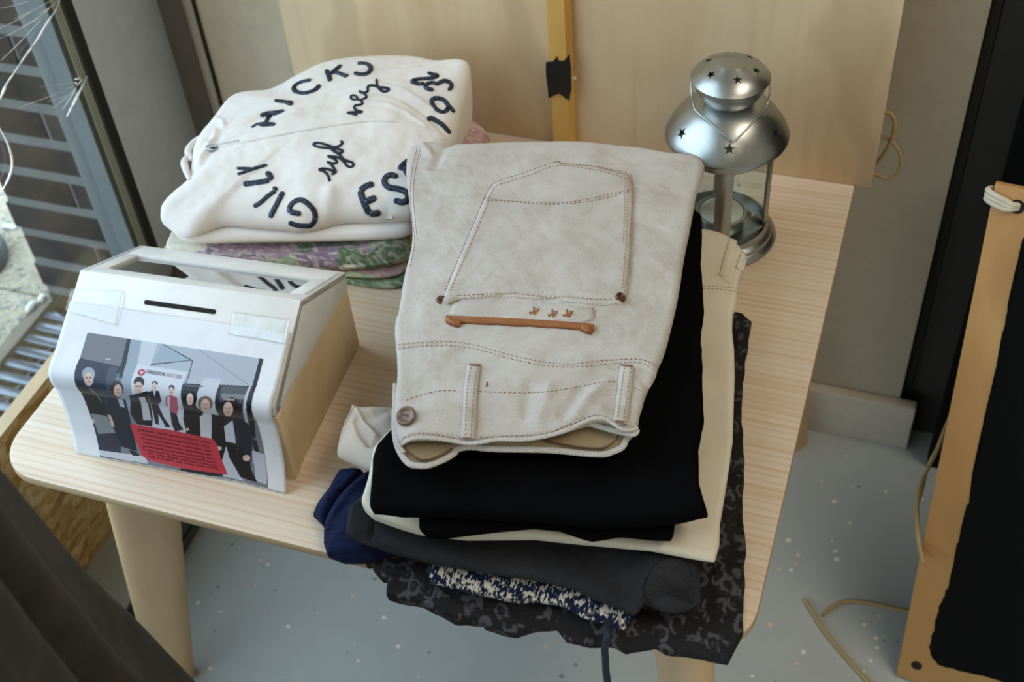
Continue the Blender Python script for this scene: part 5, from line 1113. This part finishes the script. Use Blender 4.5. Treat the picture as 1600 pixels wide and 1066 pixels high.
# back pockets: a lower one whose leather-trimmed mouth shows below the turned-back one
patch('under_pocket', [(712,470),(931,478),(929,506),(870,505),(700,495),(706,480)], 0.0012, MT['denim'], cj, JB, R=12)
pkt = [(758,312),(777,286),(868,254),(880,258),(930,262),(984,276),(989,297),(988,350),(984,420),(979,470),(968,475),(950,474),(900,466),(860,467),(820,460),(770,463),(712,468),(700,477),(690,476),(698,455),(722,395),(745,340)]
gp = patch('pocket', pkt, 0.0034, MT['denim'], cj, JB, N=320, R=26, smooth=0)
PB = bvh_of(gu, gp)
ribbon('pocket_hem', [(698,470),(715,467),(745,464),(800,462),(850,465),(900,470),(950,474),(974,472)], 0.0060, 0.0013, MT['denim'], cj, PB, step=3, lift=0.0004)
ribbon('leather_trim', [(697,501),(740,502),(800,505),(860,508),(929,514)], 0.0070, 0.0022, MT['leather'], cj, PB, step=3, lift=0.0012, tip=0.4)
ribbon('leather_tab', [(908,512),(918,516),(917,522)], 0.0080, 0.0030, MT['leather'], cj, PB, step=2, lift=0.0014, tip=0.5)
ribbon('leather_tab', [(699,499),(703,504),(712,508),(720,508)], 0.0052, 0.0030, MT['leather'], cj, PB, step=2, lift=0.0014, tip=0.5)
def disc_on(name, px, py, r, h, mat, bvh, parent, lift=0.0, dome=0.3):
    l = cast(px, py, bvh); n = l[1]/np.linalg.norm(l[1]); a = np.cross(n, [0, 0, 1.0]); a = np.array([1.0, 0, 0])-n*n[0]; a /= np.linalg.norm(a); b = np.cross(n, a); c = l[0]+n*lift
    prof = [(r, 0), (r*1.02, h*0.6), (r*0.93, h), (r*0.72, h*0.92), (r*0.66, h*0.72), (r*0.3, h*0.72+dome*h), (0.00001, h*0.72+dome*h)]
    V = []; Fc = []; sgn = 36
    for i in range(sgn):
        th = 2*math.pi*i/sgn
        for q, z in prof: V.append(c+a*q*math.cos(th)+b*q*math.sin(th)+n*z)
    m = len(prof)
    for i in range(sgn):
        j = (i+1) % sgn
        for k in range(m-1): Fc.append((i*m+k, j*m+k, j*m+k+1, i*m+k+1))
    return mk(name, V, Fc, mat, parent), c, n, a, b
disc_on('rivet', 690, 470, 0.0042, 0.0020, MT['copper'], PB, cj, 0.0004)
disc_on('rivet', 969, 466, 0.0045, 0.0022, MT['copper'], PB, cj, 0.0004)
bt, c, n, a, b = disc_on('button', 636, 652, 0.0080, 0.0032, MT['horn'], PB, cj, 0.0012, -0.1)
for s_ in (-1, 1):
    o = mk('button_hole', [c+n*0.0029+a*(s_*0.0014+0.0008*math.cos(t))+b*0.0008*math.sin(t) for t in np.linspace(0, 2*math.pi, 13)[:-1]], [tuple(range(12))], MT['ink'], bt, False)
for pts in ([(741,571),(737,600),(734,640),(731,684)], [(980,572),(977,600),(972,640),(968,662)]):
    ribbon('belt_loop', pts, 0.0115, 0.0024, MT['denim'], cj, PB, step=3, lift=0.0012, tip=0)
LB = bvh_of(*[o for o in bpy.data.objects if o.parent == cj and o.type == 'MESH' and o.name.split('.')[0] in ('front_panel', 'pocket', 'belt_loop', 'pocket_hem', 'leather_trim')])
st1 = [
 [(756,310),(765,293),(776,284),(820,270),(872,252),(876,256),(930,260),(986,272)], [(762,313),(772,294),(782,288),(830,273),(871,259),(930,266),(980,279)],
 [(986,272),(989,297),(986,350),(982,420),(975,458)], [(980,278),(981,300),(978,380),(972,455)], [(977,278),(977,300),(974,380)],
 [(756,310),(742,345),(722,392),(704,432),(694,458)], [(764,314),(750,347),(730,394),(712,434),(702,460)],
 [(758,309),(780,313),(830,316),(880,317),(930,309),(960,302),(990,296)], [(760,314),(790,314),(840,319),(880,319),(930,313),(985,299)],
 [(704,463),(740,461),(800,459),(850,464),(900,466),(960,468)],
 [(622,539),(650,536),(700,534),(740,539),(790,553),(840,564),(890,569),(950,563),(1000,562),(1024,572)], [(622,545),(660,541),(700,540),(750,547),(790,559),(840,570),(890,574),(960,568),(1000,567),(1022,579)],
 [(652,230),(645,260),(641,300),(644,340),(648,380),(640,420)], [(658,228),(650,262),(646,300),(649,345),(652,375)],
 [(634,626),(660,617),(690,611),(718,611)], [(745,612),(800,614),(850,613),(890,607),(940,598),(962,597)], [(990,606),(1005,612)],
 [(630,684),(650,677),(680,679),(715,685)], [(750,684),(800,681),(850,678),(890,664),(925,650),(950,652)],
 [(736,574),(731,600),(728,640),(727,682)], [(746,574),(742,600),(738,640),(736,684)], [(976,574),(972,600),(967,640),(965,652)], [(986,574),(983,600),(977,640),(974,658)],
 [(709,478),(707,488),(703,496)], [(716,478),(713,488),(709,497)], [(921,480),(920,500)], [(926,480),(927,500)]]
stitches('stitching', st1, MT['thread'], cj, LB, w=0.0006)
stitches('leather_stitching', [[(704,499),(760,500),(820,503),(880,506),(924,510)]], MT['thread_light'], cj, LB, dash=0.002, w=0.0004)
for pts in ([(733,570),(750,572)], [(723,684),(737,685)], [(970,571),(988,573)], [(962,658),(977,660)], [(760,605),(762,598)]):
    ribbon('bar_tack', [pts[0], ((pts[0][0]+pts[1][0])/2, (pts[0][1]+pts[1][1])/2), pts[1]], 0.0013, 0.0008, MT['thread'], cj, LB, step=1.5, lift=0.0006)
for cx, cy in ((834, 488), (863, 492), (886, 492)):
    root = None
    for dx0, dy0, dx1, dy1 in ((-8, 2, 9, -1), (0, -7, 1, 6), (-6, 5, 1, -2), (6, 4, 0, -1), (3, -3, 9, -4)):
        o = ribbon('embroidered_bird' if root is None else 'bird_feather', [(cx+dx0, cy+dy0), (cx+(dx0+dx1)/2, cy+(dy0+dy1)/2+1), (cx+dx1, cy+dy1)], 0.0017, 0.0008, MT['leather'], cj if root is None else root, PB, step=1.5, lift=0.0009)
        if root is None: root = o

# ================================================================== RIGHT SIDE: black painted board, cord, floor twine
pb = thing('painted_board', 'plywood board with a rough black painted field, leaning at the right edge', 'board', (0.85, 0.33, 0.0))
O = at(1400, 1056, 0.004); TL = at_y(1555, 287, 0.49); EX = at(1450, 1073, 0.004)-O; EX /= np.linalg.norm(EX)
EY = TL-O; EY = EY-EX*(EY@EX); HT = np.linalg.norm(EY); EY /= HT; EN = np.cross(EX, EY); EN = EN if EN[1] < 0 else -EN
def brd(u, v, w): return O+EX*u+EY*v+EN*w
def quadbox(name, u0, u1, v0, v1, w0, w1, mat, parent):
    bm = bmesh.new(); vs = [bm.verts.new(brd(u, v, w)) for u, v, w in ((u0,v0,w0),(u1,v0,w0),(u1,v1,w0),(u0,v1,w0),(u0,v0,w1),(u1,v0,w1),(u1,v1,w1),(u0,v1,w1))]
    for q in ((0,3,2,1),(4,5,6,7),(0,1,5,4),(1,2,6,5),(2,3,7,6),(3,0,4,7)): bm.faces.new([vs[i] for i in q])
    return from_bm(name, bm, mat, parent)
skew = (TL-O)@EX
def brd2(u, v, w): return brd(u+skew*v/HT, v, w)
bm = bmesh.new(); vs = [bm.verts.new(brd2(u, v, w)) for u, v, w in ((0,0,-.009),(.62,0,-.009),(.62,HT,-.009),(0,HT,-.009),(0,0,0),(.62,0,0),(.62,HT,0),(0,HT,0))]
for q in ((0,3,2,1),(4,5,6,7),(0,1,5,4),(1,2,6,5),(2,3,7,6),(3,0,4,7)): bm.faces.new([vs[i] for i in q])
bmesh.ops.bevel(bm, geom=list(bm.edges), offset=0.0012, segments=2, profile=0.5, affect='EDGES'); from_bm('board', bm, MT['plywood_dark'], pb, angle=40)
def brd_hit(px, py):
    c, d = ray(px, py); t = ((O-c)@EN)/(d@EN); P = c+t*d; return np.array([(P-O)@EX, (P-O)@EY])
pe = [(1604,362),(1600,378),(1596,381),(1591,400),(1588,420),(1582,450),(1576,480),(1573,500),(1566,530),(1560,558),(1552,601),(1545,630),(1538,654),(1535,680),(1533,702),(1522,745),(1512,797),(1505,825),(1499,850),(1490,885),(1480,919),(1467,951),(1460,980),(1454,1010),(1456,1026),(1463,1037),(1485,1044),(1509,1050),(1552,1060)]
q = [brd_hit(*p) for p in pe]; jag = []
qs = resample(np.array(q), 150, closed=False)
for k, p in enumerate(qs): jag.append(p+np.array([0.0040*pnoise(np.array([k*0.31]), np.array([2.2]), 3)[0]+0.0030*pnoise(np.array([k*0.9]), np.array([7.2]), 5)[0]+0.0012*(RNG.rand()-.5), 0.0016*(RNG.rand()-.5)]))
poly = [tuple(p) for p in jag]+[(0.60, jag[-1][1]-0.0), (0.60, HT-0.012), (jag[0][0], HT-0.012)]
bm = bmesh.new(); a_ = [bm.verts.new(brd(p[0], p[1], 0.0012)) for p in poly]; b_ = [bm.verts.new(brd(p[0], p[1], 0.0001)) for p in poly]; bm.faces.new(a_); n = len(a_)
for i in range(n): bm.faces.new((a_[i], a_[(i+1)%n], b_[(i+1)%n], b_[i]))
bmesh.ops.triangulate(bm, faces=[f for f in bm.faces if len(f.verts) > 4]); from_bm('black_paint', bm, MT['black_fabric'], pb)
for px, py, r in ((1589, 323, 0.0072), (1432, 1040, 0.0062)):
    h = brd_hit(px, py); mk('drilled_hole', [brd(h[0]+r*math.cos(t), h[1]+r*math.sin(t), 0.0006) for t in np.linspace(0, 2*math.pi, 25)[:-1]], [tuple(range(24))], MT['dark_hole'], pb, False)
h = brd_hit(1589, 323)
for k in range(3):
    d0 = (k-1)*0.0042
    l0 = (skew*(h[1]+d0)/HT)
    P = [brd(h[0]+0.001, h[1]+d0*0.4, -0.001), brd(h[0]-0.004, h[1]+d0*0.5, 0.003), brd((h[0]+l0)/2, h[1]+d0+0.001, 0.0035), brd(l0+0.001, h[1]+d0+0.004, 0.003), brd(l0-0.0055, h[1]+d0+0.005, -0.003), brd(l0-0.002, h[1]+d0+0.004, -0.012)]
    tube('cord', catmull(P, n=6), 0.0030, MT['cream_cord'], pb, seg=8)
rp = thing('hanging_twine', 'brown twine hanging behind the left edge of the black painted board', 'twine', (0.82, 0.45, 0.1))
tube('cord', catmull([at_y(a, b, 0.50-0.0006*(b-640)) for a, b in ((1490,640),(1477,670),(1462,708),(1448,735),(1437,760),(1433,790),(1434,825),(1436,850),(1443,880))], n=6), 0.0024, MT['twine'], rp)
tube('cord', catmull([at_y(a, b, 0.505-0.0006*(b-640)) for a, b in ((1488,650),(1470,690),(1450,728),(1440,770),(1431,800),(1433,840),(1441,875))], n=6), 0.0018, MT['twine'], rp)
ft = thing('floor_twine', 'loose jute twine lying on the speckled grey floor, lower right', 'twine', (0.78, 0.38, 0.0))
tube('cord', catmull([at(a, b, 0.003) for a, b in ((1257,936),(1264,948),(1286,983),(1318,1023),(1358,1068),(1385,1100))], n=8), 0.0026, MT['twine'], ft)
tube('cord', catmull([at(a, b, 0.003) for a, b in ((1286,962),(1298,950),(1323,940),(1361,943),(1392,950),(1430,958))], n=8), 0.0024, MT['twine'], ft)

# ================================================================== COAT in the left foreground
def coat():
    edge = [(-210, 545, 1.05), (-115, 650, .93), (-52, 722, .86), (12, 806, .79), (84, 900, .71), (158, 995, .63), (250, 1092, .54), (350, 1206, .43), (445, 1316, .30)]
    S = catmull(np.array([at(a, b, z) for a, b, z in edge]), n=6); n = 150; V = []; Fc = []; m = len(S)
    for k, s in enumerate(S):
        v = s[:2]-CAM[:2]; v /= np.linalg.norm(v); nr = np.array([v[1], -v[0]]); t = k/(m-1); Rr = 0.125+0.05*t; c = s[:2]-nr*Rr
        for i in range(n):
            th = 2*math.pi*i/n; f = 1+0.0*th
            dd = np.array([math.cos(th), math.sin(th)]); a0 = math.atan2(nr[1], nr[0]); rel = (th-a0+math.pi) % (2*math.pi)-math.pi
            # soft vertical folds, none exactly on the silhouette
            fold = (0.016+0.030*t)*math.sin(rel*6.0+0.4)*min(1, abs(rel)*2.2)+0.012*math.sin(rel*13+2.0+t*1.2)*min(1, abs(rel)*1.8)
            if -1.45 < rel < -0.85: fold -= 0.060*math.cos((rel+1.15)/0.30*math.pi/2)
            V.append((c[0]+dd[0]*(Rr+fold), c[1]+dd[1]*(Rr+fold), s[2]))
    for k in range(m-1):
        for i in range(n): j = (i+1) % n; Fc.append((k*n+i, (k+1)*n+i, (k+1)*n+j, k*n+j))
    Fc.append(tuple(range(n))); Fc.append(tuple((m-1)*n+i for i in range(n))[::-1])
    bm = bmesh.new(); me = bpy.data.meshes.new('c'); me.from_pydata([tuple(v) for v in V], [], Fc); bm.from_mesh(me)
    o = from_bm('wool_coat', bm, MT['coat'], None, smooth=True)
    tag(o, 'blurred grey-brown wool coat hanging in folds in the lower left foreground', 'coat')
coat()
